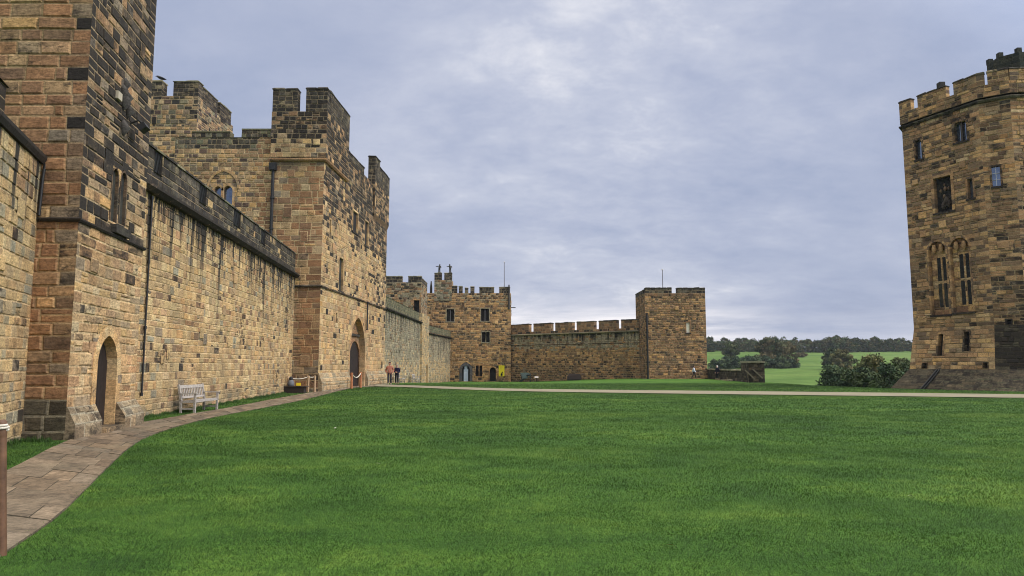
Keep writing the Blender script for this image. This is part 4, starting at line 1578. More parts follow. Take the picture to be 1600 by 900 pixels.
# ---------------------------------------------------------------- low bailey wall with its end block
LW = thing('low_wall', 'low dark bailey wall with a taller buttressed end block, right of the square tower', 'wall', (25, 80, 0))
pw0, pw1, pw2 = Vector((xb + .2, 93.5)), Vector((22.95, 71.5)), Vector((22.6, 67.8))
P_LOW = pal((.35, (66, 60, 54)), (.3, (82, 74, 64)), (.2, (54, 50, 48)), (.15, (104, 92, 76)))
lwf = Face(pw0, pw1)
# seen from the lawn its left end is the far one
lwf = Face(pw0, pw1)
m = MB()
st_l = dict(pal=P_LOW, h=(.2, .32), w=(.3, .7), m=.03, mort=lin((70, 64, 54)), out=.05, rec=.02)
zlw = 1.02
masonry(m, lwf, 0, lwf.L, -.8, zlw, st_l)
lb = Face(lwf.P(lwf.L, 0, -.6).xy, lwf.P(0, 0, -.6).xy)
masonry(m, lb, 0, lb.L, -2, zlw, st_l)
m.build('wall', MS_FAR, LW)
m = MB()
u = 0
while u < lwf.L - .05:
    v = min(lwf.L, u + RND.uniform(.9, 1.6))
    h = RND.uniform(.10, .16)
    p = [lwf.P(u, zlw, .08), lwf.P(v - .01, zlw, .08), lwf.P(v - .01, zlw, -.68), lwf.P(u, zlw, -.68)]
    t = [a + Vector((0, 0, h)) for a in p]
    c = pick(pal((.6, (150, 142, 118)), (.4, (128, 122, 100))))
    m.face(t, c)
    for i in range(4):
        m.face([p[i], p[(i + 1) % 4], t[(i + 1) % 4], t[i]], c)
    u = v
m.build('coping', MS_COPE, LW)
m = MB()
bl = [Vector(pw1) + lwf.n * .25, Vector(pw2) + lwf.n * .35, Vector(pw2) - lwf.n * 1.1, Vector(pw1) - lwf.n * 1.1]
ztb = 1.85
for k in range(4):
    f = Face(bl[k], bl[(k + 1) % 4])
    masonry(m, f, 0, f.L, -1.2, ztb, st_l)
m.build('end_block', MS_FAR, LW)
m = MB()
c = lin((150, 146, 122))
cc = sum(bl, Vector((0, 0))) / 4
q = [Vector((*(p + (p - cc) * .06), ztb)) for p in bl]
m.face([p + Vector((0, 0, .14)) for p in q], c)
for i in range(4):
    m.face([q[i], q[(i + 1) % 4], q[(i + 1) % 4] + Vector((0, 0, .14)), q[i] + Vector((0, 0, .14))], c)
m.build('block_coping', MS_COPE, LW)
m = MB()
fbk = Face(bl[1], bl[2])
fbk = Face(min(bl[1:3], key=lambda p: p.x), max(bl[1:3], key=lambda p: p.x)) if abs(bl[1].x - bl[2].x) > .5 else Face(bl[1], bl[2])
for k, (u0, dz) in enumerate(((-.35, 1.15), (.35, 1.25))):
    a = fbk.P(u0, dz, .14)
    b_ = fbk.P(u0 + .85, dz - .85, .2)
    m.bar(a, b_, .09, .11, lin((120, 112, 94)))
m.build('raking_strut', M_VC, LW)
m = MB()
for k in range(9):
    u = lwf.L * (.45 + .06 * k)
    h = RND.uniform(.15, .4)
    p = lwf.P(u, -.25, RND.uniform(.25, .5))
    m.box((-.5, -.18, -.1), (.5, .18, h), pick(P_GREY), Matrix.Translation(p) @ Matrix.Rotation(math.atan2(lwf.u.y, lwf.u.x) + RND.uniform(-.1, .1), 4, 'Z'))
m.build('footing', MS_FAR, LW)

# ---------------------------------------------------------------- right-hand tower (many-sided)
RT = thing('polygonal_tower', 'tall many-sided brown tower with twin lancet bays and spreading base, at the right edge', 'tower', (35, 51, 0))
Bp, Ap = (29.93, 53.4), (32.3, 48.0)
plan = [(39.5, 61.5), (35.2, 60.0), Bp, Ap, (33.75, 46.95), (36.6, 46.75), (40.0, 48.2), (42.4, 51.5), (42.2, 57.5)]
pv = [Vector(p) for p in plan]
ZB, ZP = 1.32, 4.3
nF = len(plan)
closed = pv


def off_closed(d):
    out = []
    n = len(pv)
    for i in range(n):
        u1 = (pv[i] - pv[i - 1]).normalized()
        u2 = (pv[(i + 1) % n] - pv[i]).normalized()
        n1, n2 = Vector((u1.y, -u1.x)), Vector((u2.y, -u2.x))
        b = (n1 + n2).normalized()
        out.append(pv[i] + b * (d / b.dot(n1)))
    return out


FRL = Face(Bp, Ap)
FRM = Face(Ap, plan[4])
FRN = Face(plan[4], plan[5])
zstr = (FRL.px(1528, 160)[1] + FRL.px(1406, 203)[1]) / 2
rw = {
    'a': Op('flat', *FRL.rect(1430.5, 219, 1440, 249)),
    'b': Op('flat', *FRL.rect(1491.5, 190, 1510, 221)),
    'c': Op('rect', *FRL.rect(1512, 279, 1520.5, 310)),
    'n': Op('rect', *FRL.rect(1460, 276, 1487, 331)),
    'l1': Op('arch', *FRL.rect(1453, 377, 1480, 492)),
    'l2': Op('arch', *FRL.rect(1486.5, 371, 1517, 488)),
}
rwm = {'d': Op('rect', *FRM.rect(1550, 260, 1563, 291)), 'e': Op('rect', *FRM.rect(1574, 500, 1580, 518))}


def col_rt(u, z, r, mo):
    n = lf(u, z, .25, 61)
    k = .14 + .32 * n + .28 * sstep(18.6, 19.6, z)
    lo = 1 - sstep(3, 7, z + 1.2 * n)
    return mixpal(r, [(1, P_RT), (max(.02, k), P_DARK), (1.0 * lo, P_WARM), (.16, P_WARM)]), mixm(M_MID, M_DARK, .75)


def col_rtm(u, z, r, mo):
    n = lf(u, z, .25, 71)
    hi = sstep(11, 14.5, z + n)
    if z < ZP:
        return mixpal(r, [(1, P_BLACK), (.4, P_APRON)]), lin((64, 58, 48))
    return mixpal(r, [(.7 * hi, P_FAR), (.9 * (1 - hi) + .2, P_RT), (.55 * (1 - hi) + .10, P_DARK), (.3 * hi, P_WARM)]), mixm(M_MID, M_DARK, .7)


st_rt = dict(clump=0, pal=P_RT, h=(.2, .36), w=(.36, 1.05), m=.034, mort=M_MID, out=.035, rec=.016, bev=.02, split=.09)
m = MB()
low0, low1 = off_closed(.40), off_closed(0)
rl = None
lowf = {}
for k in range(nF):
    A, B = pv[k], pv[(k + 1) % nF]
    f = Face(A, B)
    vis = 1 <= k <= 5
    ops = list(rw.values()) if k == 2 else (list(rwm.values()) if k == 3 else [])
    stt = st_rt if vis else dict(st_rt, h=(.5, .8), w=(.8, 1.5))
    cf = col_rt if k <= 2 else col_rtm
    masonry(m, f, 0, f.L, ZP, zstr, stt, ops, cf)
    fl = Face(low0[k], low0[(k + 1) % nF], ZB, ZP, low1[k], low1[(k + 1) % nF])
    lowf[k] = fl
    lops = []
    if k == 2:
        def lowrect(kind, x0, y0, x1, y1):
            a = FRL.rect(x0, y0, x1, y1)
            sc = fl.L / FRL.L
            return Op(kind, a[0] * sc, a[1] * sc, a[2], a[3])
        rl = [lowrect('flat', 1469, 522, 1476.5, 556), lowrect('rect', 1508.5, 518, 1516.5, 549), lowrect('rect', 1450, 567.5, 1456.5, 576), lowrect('rect', 1540.5, 567, 1547, 576)]
        lops = rl
    masonry(m, fl, 0, fl.L, ZB, ZP, stt, lops, cf)
m.build('wall', MS, RT)
FLOW = lowf[2]
m = MB()
ap0, ap1 = off_closed(1.75), off_closed(.42)
for k in range(1, 6):
    fa = Face(ap0[k], ap0[(k + 1) % nF], -.25, ZB + .02, ap1[k], ap1[(k + 1) % nF])
    masonry(m, fa, 0, fa.L, -.25, ZB + .02, dict(st_rt, h=(.17, .22), w=(.7, 1.8), mort=lin((66, 60, 50)), m=.016, jump=0, out=.006, rec=.004, bev=.01), colf=lambda u, z, r, mo: (mixpal(r, [(1, P_APRON)]), lin((66, 60, 50))))
m.build('apron', MS_FAR, RT)
# string under the battlements
m = MB()
ring = [pv[k] for k in (0, 1, 2, 3, 4, 5, 6, 7, 8)] + [pv[0]]
band(m, ring, zstr - .05, .32, .2, P_PARA, inn=.3, seg=1.1)
m.build('string_course', MS_COPE, RT)
zpp = (FRL.px(1430, 172)[1] + FRL.px(1488, 147)[1]) / 2
ppo = off_closed(.1)
m = MB()
for k in range(nF):
    f = Face(ppo[k], ppo[(k + 1) % nF])
    masonry(m, f, 0, f.L, zstr + .3, zpp, dict(st_rt, h=(.24, .36)), colf=lambda u, z, r, mo: (mixpal(r, [(.6, P_RT), (.5, P_DARK), (.2, P_FAR)]), mixm(M_MID, M_DARK, .5)))
m.face([Vector((*p, zpp - .02)) for p in ppo], lin((80, 74, 66)))
m.build('parapet', MS, RT)
st_rm = dict(st_rt, h=(.26, .38), w=(.3, .7), pal=P_RT)
fp = Face(ppo[2], ppo[3])
fpm = Face(ppo[3], ppo[4])
zmr = (FRL.px(1459, 141)[1] + FRL.px(1416, 155)[1]) / 2
mer = [(1402, 1427.5), (1433.5, 1484.5), (1491, 1530)]
for i, (a, b) in enumerate(mer):
    ua = max(0, fp.px(a, 160)[0])
    ub = fp.L if i == 2 else fp.px(b, 145)[0] - .3
    merlon(RT, fp, ua, ub, zpp, zmr, .38, st_rm, P_PARA)
us = fpm.px(1540.5, 125)
slit = [Op('rect', us[0] - .07, us[0] + .07, fpm.px(1541, 137)[1], fpm.px(1541, 114)[1])]
merlon(RT, fpm, 0, us[0] - .08, zpp, zmr, .3, st_rm, P_PARA)
merlon(RT, fpm, us[0] + .08, fpm.L, zpp, zmr, .3, st_rm, P_PARA)
for k in (1, 4, 5, 6):
    f = Face(ppo[k], ppo[(k + 1) % nF])
    n = max(1, int(f.L / 2.6))
    for q in range(n):
        merlon(RT, f, f.L * (q + .02) / n, f.L * (q + .78) / n, zpp, zmr, .6, st_rm, P_PARA)
# bollard-like block on the middle merlon and the roof turret
m = MB()
a = fp.P(fp.px(1467, 140)[0], zmr, -.25)
m.box((-.2, -.2, -.1), (.2, .2, .38), lin((52, 50, 48)), Matrix.Translation(a))
m.build('merlon_block', MS_COPE, RT)
c0 = ypt(1566, 108, 49.6)
m = MB()
ctr = Vector((c0.x + 1.55, 50.6))
oct_ = [ctr + Vector((math.cos(-math.pi / 2 - math.pi / 8 + k * math.pi / 4), math.sin(-math.pi / 2 - math.pi / 8 + k * math.pi / 4))) * 1.65 for k in range(8)]
zc1 = ypt(1585, 86, 49.6).z
for k in range(8):
    f = Face(oct_[k], oct_[(k + 1) % 8])
    masonry(m, f, 0, f.L, zpp - .1, zc1, dict(ST_M), colf=lambda u, z, r, mo: (pick(pal((.5, (46, 50, 44)), (.5, (60, 62, 52))), r), lin((70, 70, 58))))
m.face([Vector((*p, zc1)) for p in oct_], lin((60, 62, 52)))
for k in range(8):
    p = oct_[k]
    m.box((-.16, -.16, -.05), (.16, .16, .34), lin((48, 50, 44)), Matrix.Translation(Vector((*(p + (ctr - p) * .12), zc1))))
m.build('roof_turret', MS_COPE, RT)
# its openings
opening(RT, FRL, rw['a'], 'window', M_GLASS, w=.16, proud=.02, depth=.25, p=P_DARK, sill='dark')
opening(RT, FRL, rw['b'], 'window', M_GLASS, w=.18, proud=.03, depth=.28, p=P_DARK, sill='dark', mull=1, barcol=(62, 54, 48), barw=.14)
opening(RT, FRL, rw['c'], 'window', M_GLASS, w=.14, proud=.02, depth=.28, p=P_RT, sill='dark')
opening(RT, FRM, rwm['d'], 'window', M_GLASS, w=.12, proud=.02, depth=.14, p=P_DARK, sill='dark', mull=1, trans=2, barcol=(190, 190, 196), barw=.03)
opening(RT, FRM, rwm['e'], 'window', M_VOID, w=.1, proud=.01, depth=.3, p=P_BLACK)
m = MB()
ns = rw['n']
opening(RT, FRL, ns, 'niche', MS_FAR, w=.2, proud=.04, depth=.3, p=P_RT, sill='dark')
uc = (ns.u0 + ns.u1) / 2
for k, (du, z0, s) in enumerate(((-.1, .5, .30), (.12, .75, .34), (.3, .55, .26), (-.05, 1.15, .16), (.05, 1.7, .18), (-.3, 1.6, .14), (.3, 1.7, .12), (0, 2.0, .1))):
    p = FRL.P(uc + du, ns.z0 + z0, -.22)
    m.tube([p - Vector((0, 0, s)), p - Vector((0, 0, s * .4)), p + Vector((0, 0, s * .4)), p + Vector((0, 0, s))], [s * .3, s * .7, s * .6, s * .2], lin((62, 54, 48)) if k < 3 else lin((104, 84, 66)), 8)
m.build('niche_carving', MS_FAR, RT)
for key in ('l1', 'l2'):
    o = rw[key]
    w = opening(RT, FRL, o, 'bay', MS_FAR, w=.14, proud=.012, depth=.30, p=P_RT, sill='dark', sname='bay_surround')
    # the back of the bay: pale dressed stone pierced by two tiers of lights
    fb_ = Face(FRL.P(0, 0, -.28).xy, FRL.P(FRL.L, 0, -.28).xy)
    W_ = o.u1 - o.u0
    H_ = o.z1 - o.z0
    lights = []
    for zz0, zz1 in ((.10, .42), (.46, .78)):
        lights.append(Op('flat', o.u0 + W_ * .34, o.u0 + W_ * .52, o.z0 + H_ * zz0, o.z0 + H_ * zz1))
        lights.append(Op('flat', o.u0 + W_ * .66, o.u0 + W_ * .82, o.z0 + H_ * zz0, o.z0 + H_ * zz1))
    m = MB()
    z = o.z0 + .05
    masonry(m, fb_, o.u0, o.u1, o.z0, o.sp + .05, dict(st_rt, h=(.3, .45), w=(.5, 1.0), m=.02, grow=.02), lights, lambda u, z, r, mo: (mixpal(r, [(.3, P_FARD), (1, P_WARM)]), M_MID), corners=False)
    for q in range(5):   # stepped head filling the arch
        za, zb_ = o.sp + o.ha * q / 5, o.sp + o.ha * (q + 1) / 5
        a_, b_ = o.span((za + zb_) / 2)
        m.face([fb_.P(a_, za), fb_.P(b_, za), fb_.P(b_, zb_), fb_.P(a_, zb_)], pick(P_FARD))
    m.build('back', MS_FAR, w)
    for l in lights:
        m = MB()
        m.face([fb_.P(u, z, -.06) for u, z in l.outline(2)][::-1], (.02, .02, .02))
        m.build('light', M_LEAD, w)
        m = MB()
    # cusped head
    m = MB()
    um = (o.u0 + o.u1) / 2
    for s in (-1, 1):
        p = FRL.P(um + s * W_ * .2, o.sp + .05, -.1)
        m.tube([p + Vector((0, 0, -.22)), p + Vector((0, 0, .05)), p + Vector((0, 0, .4))], [.06, .17, .12], lin((170, 134, 96)), 8)
    m.build('cusp', MS_FAR, w)
for k, o in enumerate(rl):
    opening(RT, FLOW, o, 'window' if k < 2 else 'drain_hole', M_VOID, w=.12 if k < 2 else .05, proud=.02, depth=.35, p=P_RT if k == 0 else P_DARK, sname='window_surround')
m = MB()
fa2 = Face(ap0[2], ap0[3], -.25, ZB + .02, ap1[2], ap1[3])
uq = fa2.L * .30
m.tube([fa2.P(uq + .5, ZB, .12), fa2.P(uq + .42, .6, .1), fa2.P(uq + .3, -.1, .08)], .07, lin((48, 46, 44)), 7)
m.tube([fa2.P(uq + .72, ZB, .12), fa2.P(uq + .64, .6, .1), fa2.P(uq + .52, -.1, .08)], .05, lin((48, 46, 44)), 7)
m.build('drainpipe', M_IRON, RT)

# =================================================================== GROUND, PATHS, LAWN
def resample(pts, n):
    pts = [Vector((p[0], p[1])) for p in pts]
    L = [0]
    for a, b in zip(pts[:-1], pts[1:]):
        L.append(L[-1] + (b - a).length)
    out = []
    k = 0
    for i in range(n):
        s = L[-1] * i / (n - 1)
        while k < len(pts) - 2 and L[k + 1] < s:
            k += 1
        t = (s - L[k]) / max(1e-6, L[k + 1] - L[k])
        out.append(pts[k].lerp(pts[k + 1], min(1, t)))
    return out


def smooth_line(pts, it=2):
    pts = [Vector((p[0], p[1])) for p in pts]
    for _ in range(it):
        out = [pts[0]]
        for a, b in zip(pts[:-1], pts[1:]):
            out += [a * .75 + b * .25, a * .25 + b * .75]
        out.append(pts[-1])
        pts = out
    return pts


g2 = lambda x, y: gpt(x, y).xy
P1L = smooth_line([(-3.6, 0), (-5.5, 5.3), g2(15, 735), g2(100, 690), g2(160, 674), g2(222, 660), g2(240, 658), g2(302, 646.7), g2(347, 639.4), g2(400, 629.4), g2(440, 621.5), g2(487, 613.3), g2(503, 610), g2(545, 602.8), g2(603, 600.6)])
P1R = smooth_line([(-1.9, 0), (-3.6, 4.3), g2(0, 868), g2(85, 815), g2(130, 770), g2(205, 695), g2(250, 675), g2(305, 659), g2(351, 649), g2(400, 640), g2(457, 629), g2(500, 619), g2(545, 607), g2(575, 604.4), g2(606, 604)])
P2F = smooth_line([g2(590, 601.2), g2(640, 602.6), g2(780, 608.0), g2(960, 610.2), g2(1120, 611.7), g2(1440, 615.2), g2(1600, 617.3), (60, 33.5), (120, 20)])
P2N = smooth_line([g2(585, 604.3), g2(640, 605.8), g2(780, 611.8), g2(960, 614.6), g2(1120, 616.8), g2(1440, 620.6), g2(1600, 623), (60, 29.8), (120, 16)])
POLY1 = [tuple(p) for p in P1L] + [tuple(p) for p in reversed(P1R)]
POLY2 = [tuple(p) for p in P2F] + [tuple(p) for p in reversed(P2N)]


def lawn_colour(nt, pos, rnd=None):
    """patchy turf: bright, dull and dark clumps in world space"""
    n1 = noise_n(nt, scaled(nt, pos, (.20, .34, 0)), 1.0, 5, .6, .6)
    n2 = noise_n(nt, scaled(nt, pos, (1.1, 1.5, 0)), 1.0, 5, .65, .5)
    n3 = noise_n(nt, scaled(nt, pos, (7, 9, 0)), 1.0, 4, .6)
    s = math_n(nt, 'ADD', math_n(nt, 'MULTIPLY', n1, .50), math_n(nt, 'MULTIPLY', n2, .32))
    s = math_n(nt, 'ADD', s, math_n(nt, 'MULTIPLY', n3, .18))
    r = ramp(nt, [(.37, (.029, .075, .013)), (.47, (.046, .109, .017)), (.54, (.067, .140, .021)), (.63, (.116, .196, .031))])
    nt.links.new(s, r.inputs[0])
    return r.outputs[0], n2, n3


M_LAWN, nt, b = new_mat('turf')
geo = nt.nodes.new('ShaderNodeNewGeometry')
c, n2, n3 = lawn_colour(nt, geo.outputs['Position'])
nt.links.new(c, b.inputs['Base Color'])
b.inputs['Roughness'].default_value = .95
b.inputs['Specular IOR Level'].default_value = .1
bp = nt.nodes.new('ShaderNodeBump')
bp.inputs['Strength'].default_value = .8
bp.inputs['Distance'].default_value = .06
nt.links.new(math_n(nt, 'ADD', n3, noise_n(nt, geo.outputs['Position'], 22, 3)), bp.inputs['Height'])
nt.links.new(bp.outputs[0], b.inputs['Normal'])

M_FIELD, nt, b = new_mat('pasture')
geo = nt.nodes.new('ShaderNodeNewGeometry')
n1 = noise_n(nt, scaled(nt, geo.outputs['Position'], (.010, .035, 0)), 1.0, 6, .6, .5)
r = ramp(nt, [(.3, (.050, .100, .022)), (.5, (.090, .150, .036)), (.7, (.140, .190, .055))])
nt.links.new(n1, r.inputs[0])
nf = noise_n(nt, scaled(nt, geo.outputs['Position'], (.2, .5, 0)), 1.0, 6, .7)
rf = ramp(nt, [(.3, .62), (.7, 1.3)])
nt.links.new(nf, rf.inputs[0])
nt.links.new(mixc(nt, r.outputs[0], rf.outputs[0], 1.0, 'MULTIPLY'), b.inputs['Base Color'])
b.inputs['Roughness'].default_value = 1
b.inputs['Specular IOR Level'].default_value = .05

xs = sorted(set(list(np.arange(-900, -60, 60)) + list(np.arange(-60, -16, 4)) + list(np.arange(-16, 62, 1.0)) + list(np.arange(62, 180, 6)) + list(np.arange(180, 900, 30)) + list(np.arange(900, 3001, 300))))
ys = sorted(set(list(np.arange(-200, -8, 32)) + list(np.arange(-8, 128, 1.0)) + list(np.arange(128, 300, 6)) + list(np.arange(300, 700, 20)) + list(np.arange(700, 3600, 150))))
gv = [(float(x), float(y), gz(x, y)) for y in ys for x in xs]
nx = len(xs)
gf = [(j * nx + i, j * nx + i + 1, (j + 1) * nx + i + 1, (j + 1) * nx + i) for j in range(len(ys) - 1) for i in range(nx - 1)]
me = bpy.data.meshes.new('ground')
me.from_pydata(gv, [], gf)
me.materials.append(M_LAWN)
me.materials.append(M_FIELD)
mi = []
for f in gf:
    cx = sum(gv[k][0] for k in f) / 4
    cy = sum(gv[k][1] for k in f) / 4
    inside = in_poly(cx, cy, EDGE_POLY) or (cy < 130 and min(seg_dist(cx, cy, EDGE[i], EDGE[i + 1]) for i in range(len(EDGE) - 1)) < 3)
    mi.append(0 if inside else 1)
me.polygons.foreach_set('material_index', mi)
me.polygons.foreach_set('use_smooth', [True] * len(gf))
go = bpy.data.objects.new('ground', me)
COL.objects.link(go)
tag(go, kind='structure')

# flagstone path: separate worn slabs with dark joints
M_FLAG = stone_mat('flagstone', fine=14, bump=.5, contrast=.9)
P_FLAG = pal((.3, (112, 97, 79)), (.25, (104, 91, 75)), (.2, (121, 105, 86)), (.15, (95, 82, 68)), (.1, (128, 112, 93)), k=.7)
NS = 400
Lr, Rr_ = resample(P1L, NS), resample(P1R, NS)
cum = [0]
for k in range(1, NS):
    cum.append(cum[-1] + ((Lr[k] + Rr_[k]) / 2 - (Lr[k - 1] + Rr_[k - 1]) / 2).length)


def path_pt(s, t, dz):
    k = np.searchsorted(cum, s) - 1
    k = int(max(0, min(NS - 2, k)))
    f = (s - cum[k]) / (cum[k + 1] - cum[k])
    l, r = Lr[k].lerp(Lr[k + 1], f), Rr_[k].lerp(Rr_[k + 1], f)
    p = l.lerp(r, t)
    return Vector((p.x, p.y, gz(p.x, p.y) + .014 + dz))


m = MB()
jc = lin((80, 72, 58))
s = 0
while s < cum[-1] - .1:
    h = min(RND.uniform(.55, 1.05), cum[-1] - s)
    w = (path_pt(s, 0, 0) - path_pt(s, 1, 0)).length
    cuts = [0]
    while cuts[-1] < 1:
        q = cuts[-1] + RND.uniform(.5, 1.15) / max(w, .5)
        cuts.append(1 if q > 1 - .3 / w else q)
    for a, b_ in zip(cuts[:-1], cuts[1:]):
        c = pick(P_FLAG)
        g = .012 / w
        dz = RND.uniform(.0, .014)
        jl = lambda: RND.uniform(0, .014)
        O = [path_pt(s, a, -.012), path_pt(s, b_, -.012), path_pt(s + h, b_, -.012), path_pt(s + h, a, -.012)]
        I = [path_pt(s + .008 + jl(), a + g, dz), path_pt(s + .008 + jl(), b_ - g, dz), path_pt(s + h - .008 - jl(), b_ - g, dz + .004), path_pt(s + h - .008 - jl(), a + g, dz + .004)]
        for k in range(4):
            m.face([O[k], O[(k + 1) % 4], I[(k + 1) % 4], I[k]], jc)
        m.face(I, c)
    s += h
o = m.build('flagstone_path', M_FLAG)
tag(o, kind='structure')

M_GRAVEL, nt, b = new_mat('pale_gravel')
geo = nt.nodes.new('ShaderNodeNewGeometry')
n = noise_n(nt, geo.outputs['Position'], 30, 6, .7)
n_ = noise_n(nt, geo.outputs['Position'], .9, 4, .6)
r = ramp(nt, [(.3, (.14, .12, .075)), (.6, (.23, .20, .13)), (.8, (.32, .285, .195))])
nt.links.new(math_n(nt, 'ADD', math_n(nt, 'MULTIPLY', n, .55), math_n(nt, 'MULTIPLY', n_, .5)), r.inputs[0])
nt.links.new(r.outputs[0], b.inputs['Base Color'])
b.inputs['Roughness'].default_value = 1
a_, b2_ = resample(P2F, 90), resample(P2N, 90)
m = MB()
for k in range(89):
    for q in range(4):
        pts = []
        for (kk, t) in ((k, q / 4), (k, (q + 1) / 4), (k + 1, (q + 1) / 4), (k + 1, q / 4)):
            p = a_[kk].lerp(b2_[kk], t)
            ed = .12 * noise.noise(Vector((p.x * .8, p.y * .8, 1)))
            pts.append(Vector((p.x, p.y + (ed if t in (0, 1) else 0), gz(p.x, p.y) + .042)))
        m.face(pts, (.5, .4, .3))
o = m.build('gravel_path', M_GRAVEL)
tag(o, kind='structure')

# ---- mown grass: blades of one turf
M_BLADE, nt, b = new_mat('grass_blade')
geo = nt.nodes.new('ShaderNodeNewGeometry')
c, _, _ = lawn_colour(nt, geo.outputs['Position'])
at = nn(nt, 'ShaderNodeAttribute', attribute_name='rnd')
r = ramp(nt, [(0, (.55, .60, .5)), (.5, (1.05, 1.05, 1)), (.85, (1.45, 1.35, 1.1)), (1, (2.1, 1.6, 1.7))])
nt.links.new(at.outputs['Fac'], r.inputs[0])
c = mixc(nt, c, r.outputs[0], 1.0, 'MULTIPLY')
nt.links.new(c, b.inputs['Base Color'])
b.inputs['Roughness'].default_value = .6
b.inputs['Specular IOR Level'].default_value = .25
tr = nt.nodes.new('ShaderNodeBsdfTranslucent')
nt.links.new(c, tr.inputs[0])
ms = nt.nodes.new('ShaderNodeMixShader')
ms.inputs[0].default_value = .35
va = nt.nodes.new('ShaderNodeVectorMath')
va.operation = 'MULTIPLY_ADD'
nt.links.new(geo.outputs['Normal'], va.inputs[0])
va.inputs[1].default_value = (.45, .45, .3)
va.inputs[2].default_value = (0, 0, 1)
vn = nt.nodes.new('ShaderNodeVectorMath')
vn.operation = 'NORMALIZE'
nt.links.new(va.outputs[0], vn.inputs[0])
nt.links.new(vn.outputs[0], b.inputs['Normal'])
nt.links.new(b.outputs[0], ms.inputs[1])
nt.links.new(tr.outputs[0], ms.inputs[2])
out = [x for x in nt.nodes if x.type == 'OUTPUT_MATERIAL'][0]
nt.links.new(ms.outputs[0], out.inputs[0])

rng = np.random.default_rng(5)
WALLS = [[(-30, -10), (-7.7, -10), (-7.7, 7.5), (-10.75, 16), (-30, 16)], [(-30, 15.8), (-9.6, 15.8), (-10.2, 20.3), (-30, 21)], [(-30, 20), (-11.2, 20), (-13.45, 44.2), (-30, 44.2)],
         [(-30, 44.2), (-11.7, 44.2), (-10.9, 63.2), (-30, 63.2)]]
V, RN = [], []
for (y0, y1, dens, hh, ww) in ((4.6, 9, 3200, .025, .0045), (9, 15, 1400, .028, .0075), (15, 26, 460, .032, .014), (26, 44, 130, .036, .03), (44, 64, 55, .04, .055)):
    xa_, xb_ = -.78 * y1 - 2.0, .78 * y1 + 2.0
    n = int((xb_ - xa_) * (y1 - y0) * dens)
    x, y = rng.uniform(xa_, xb_, n), rng.uniform(y0, y1, n)
    keep = np.abs(x) < .76 * y + 1.6
    jx, jy = x + rng.normal(0, .06, n), y + rng.normal(0, .06, n)
    keep &= ~np_in_poly(jx, jy, POLY1) & ~np_in_poly(jx, jy, POLY2)
    keep &= np_in_poly(x, y, EDGE_POLY)
    for w_ in WALLS:
        keep &= ~np_in_poly(x, y, w_)
    x, y = x[keep], y[keep]
    n = len(x)
    # clumping: blades lean with their neighbours
    lean = np.sin(x * 3.1 + np.cos(y * 2.3) * 2) * 1.7 + np.cos(y * 2.7 + x * .7) * 1.5
    a = lean + rng.normal(0, 1.1, n)
    h = hh * rng.uniform(.55, 1.35, n)
    t = rng.uniform(.5, 1.25, n) * h
    fa = rng.uniform(0, math.pi, n)
    z = np.array([plateau(u, v) for u, v in zip(x, y)]) if y1 > 58 else np.zeros(n)
    z = z + .0
    w = ww * rng.uniform(.7, 1.3, n)
    dx, dy = np.cos(fa) * w, np.sin(fa) * w
    tri = np.empty((n, 3, 3), np.float32)
    tri[:, 0] = np.stack([x - dx, y - dy, z - .01], 1)
    tri[:, 1] = np.stack([x + dx, y + dy, z - .01], 1)
    tri[:, 2] = np.stack([x + np.cos(a) * t, y + np.sin(a) * t, z + h], 1)
    V.append(tri.reshape(-1, 3))
    RN.append(np.clip(rng.normal(.45, .22, n), 0, 1))
# longer untrimmed grass where the mower cannot reach, along the wall foot
for (ax, ay, bx_, by_, nb_) in ((-11.36, 21.2, -13.42, 43.4, 9000), (-7.6, 7.6, -10.72, 15.7, 2500), (-10.6, 15.75, -9.9, 15.75, 500)):
    f = rng.uniform(0, 1, nb_)
    nxx, nyy = (by_ - ay), -(bx_ - ax)
    ll = math.hypot(nxx, nyy)
    o_ = np.abs(rng.normal(0, .07, nb_)) + .03
    x, y = ax + (bx_ - ax) * f + nxx / ll * o_, ay + (by_ - ay) * f + nyy / ll * o_
    h = rng.uniform(.04, .14, nb_) * (.6 + .5 * np.sin(f * 60) ** 2)
    a, fa = rng.uniform(0, 6.28, nb_), rng.uniform(0, math.pi, nb_)
    t, w = h * rng.uniform(.1, .6, nb_), rng.uniform(.006, .014, nb_)
    z = np.zeros(nb_)
    tri = np.empty((nb_, 3, 3), np.float32)
    tri[:, 0] = np.stack([x - np.cos(fa) * w, y - np.sin(fa) * w, z - .01], 1)
    tri[:, 1] = np.stack([x + np.cos(fa) * w, y + np.sin(fa) * w, z - .01], 1)
    tri[:, 2] = np.stack([x + np.cos(a) * t, y + np.sin(a) * t, z + h], 1)
    V.append(tri.reshape(-1, 3))
    RN.append(np.clip(rng.normal(.35, .2, nb_), 0, 1))
V = np.concatenate(V).astype(np.float32)
RN = np.concatenate(RN).astype(np.float32)
# the blades follow the ground's gentle unevenness
nt_ = len(RN)
me = bpy.data.meshes.new('grass')
me.vertices.add(len(V))
me.vertices.foreach_set('co', V.ravel())
me.loops.add(len(V))
me.loops.foreach_set('vertex_index', np.arange(len(V), dtype=np.int32))
me.polygons.add(nt_)
me.polygons.foreach_set('loop_start', np.arange(0, len(V), 3, dtype=np.int32))
me.polygons.foreach_set('loop_total', np.full(nt_, 3, np.int32))
at = me.attributes.new('rnd', 'FLOAT', 'FACE')
at.data.foreach_set('value', RN)
me.update(calc_edges=True)
me.materials.append(M_BLADE)
o = bpy.data.objects.new('grass', me)
COL.objects.link(o)
tag(o, 'short mown green lawn grass', 'grass', kind='stuff')
print('blades', nt_)

# =================================================================== SMALL THINGS
WOODC = lin((186, 176, 170))


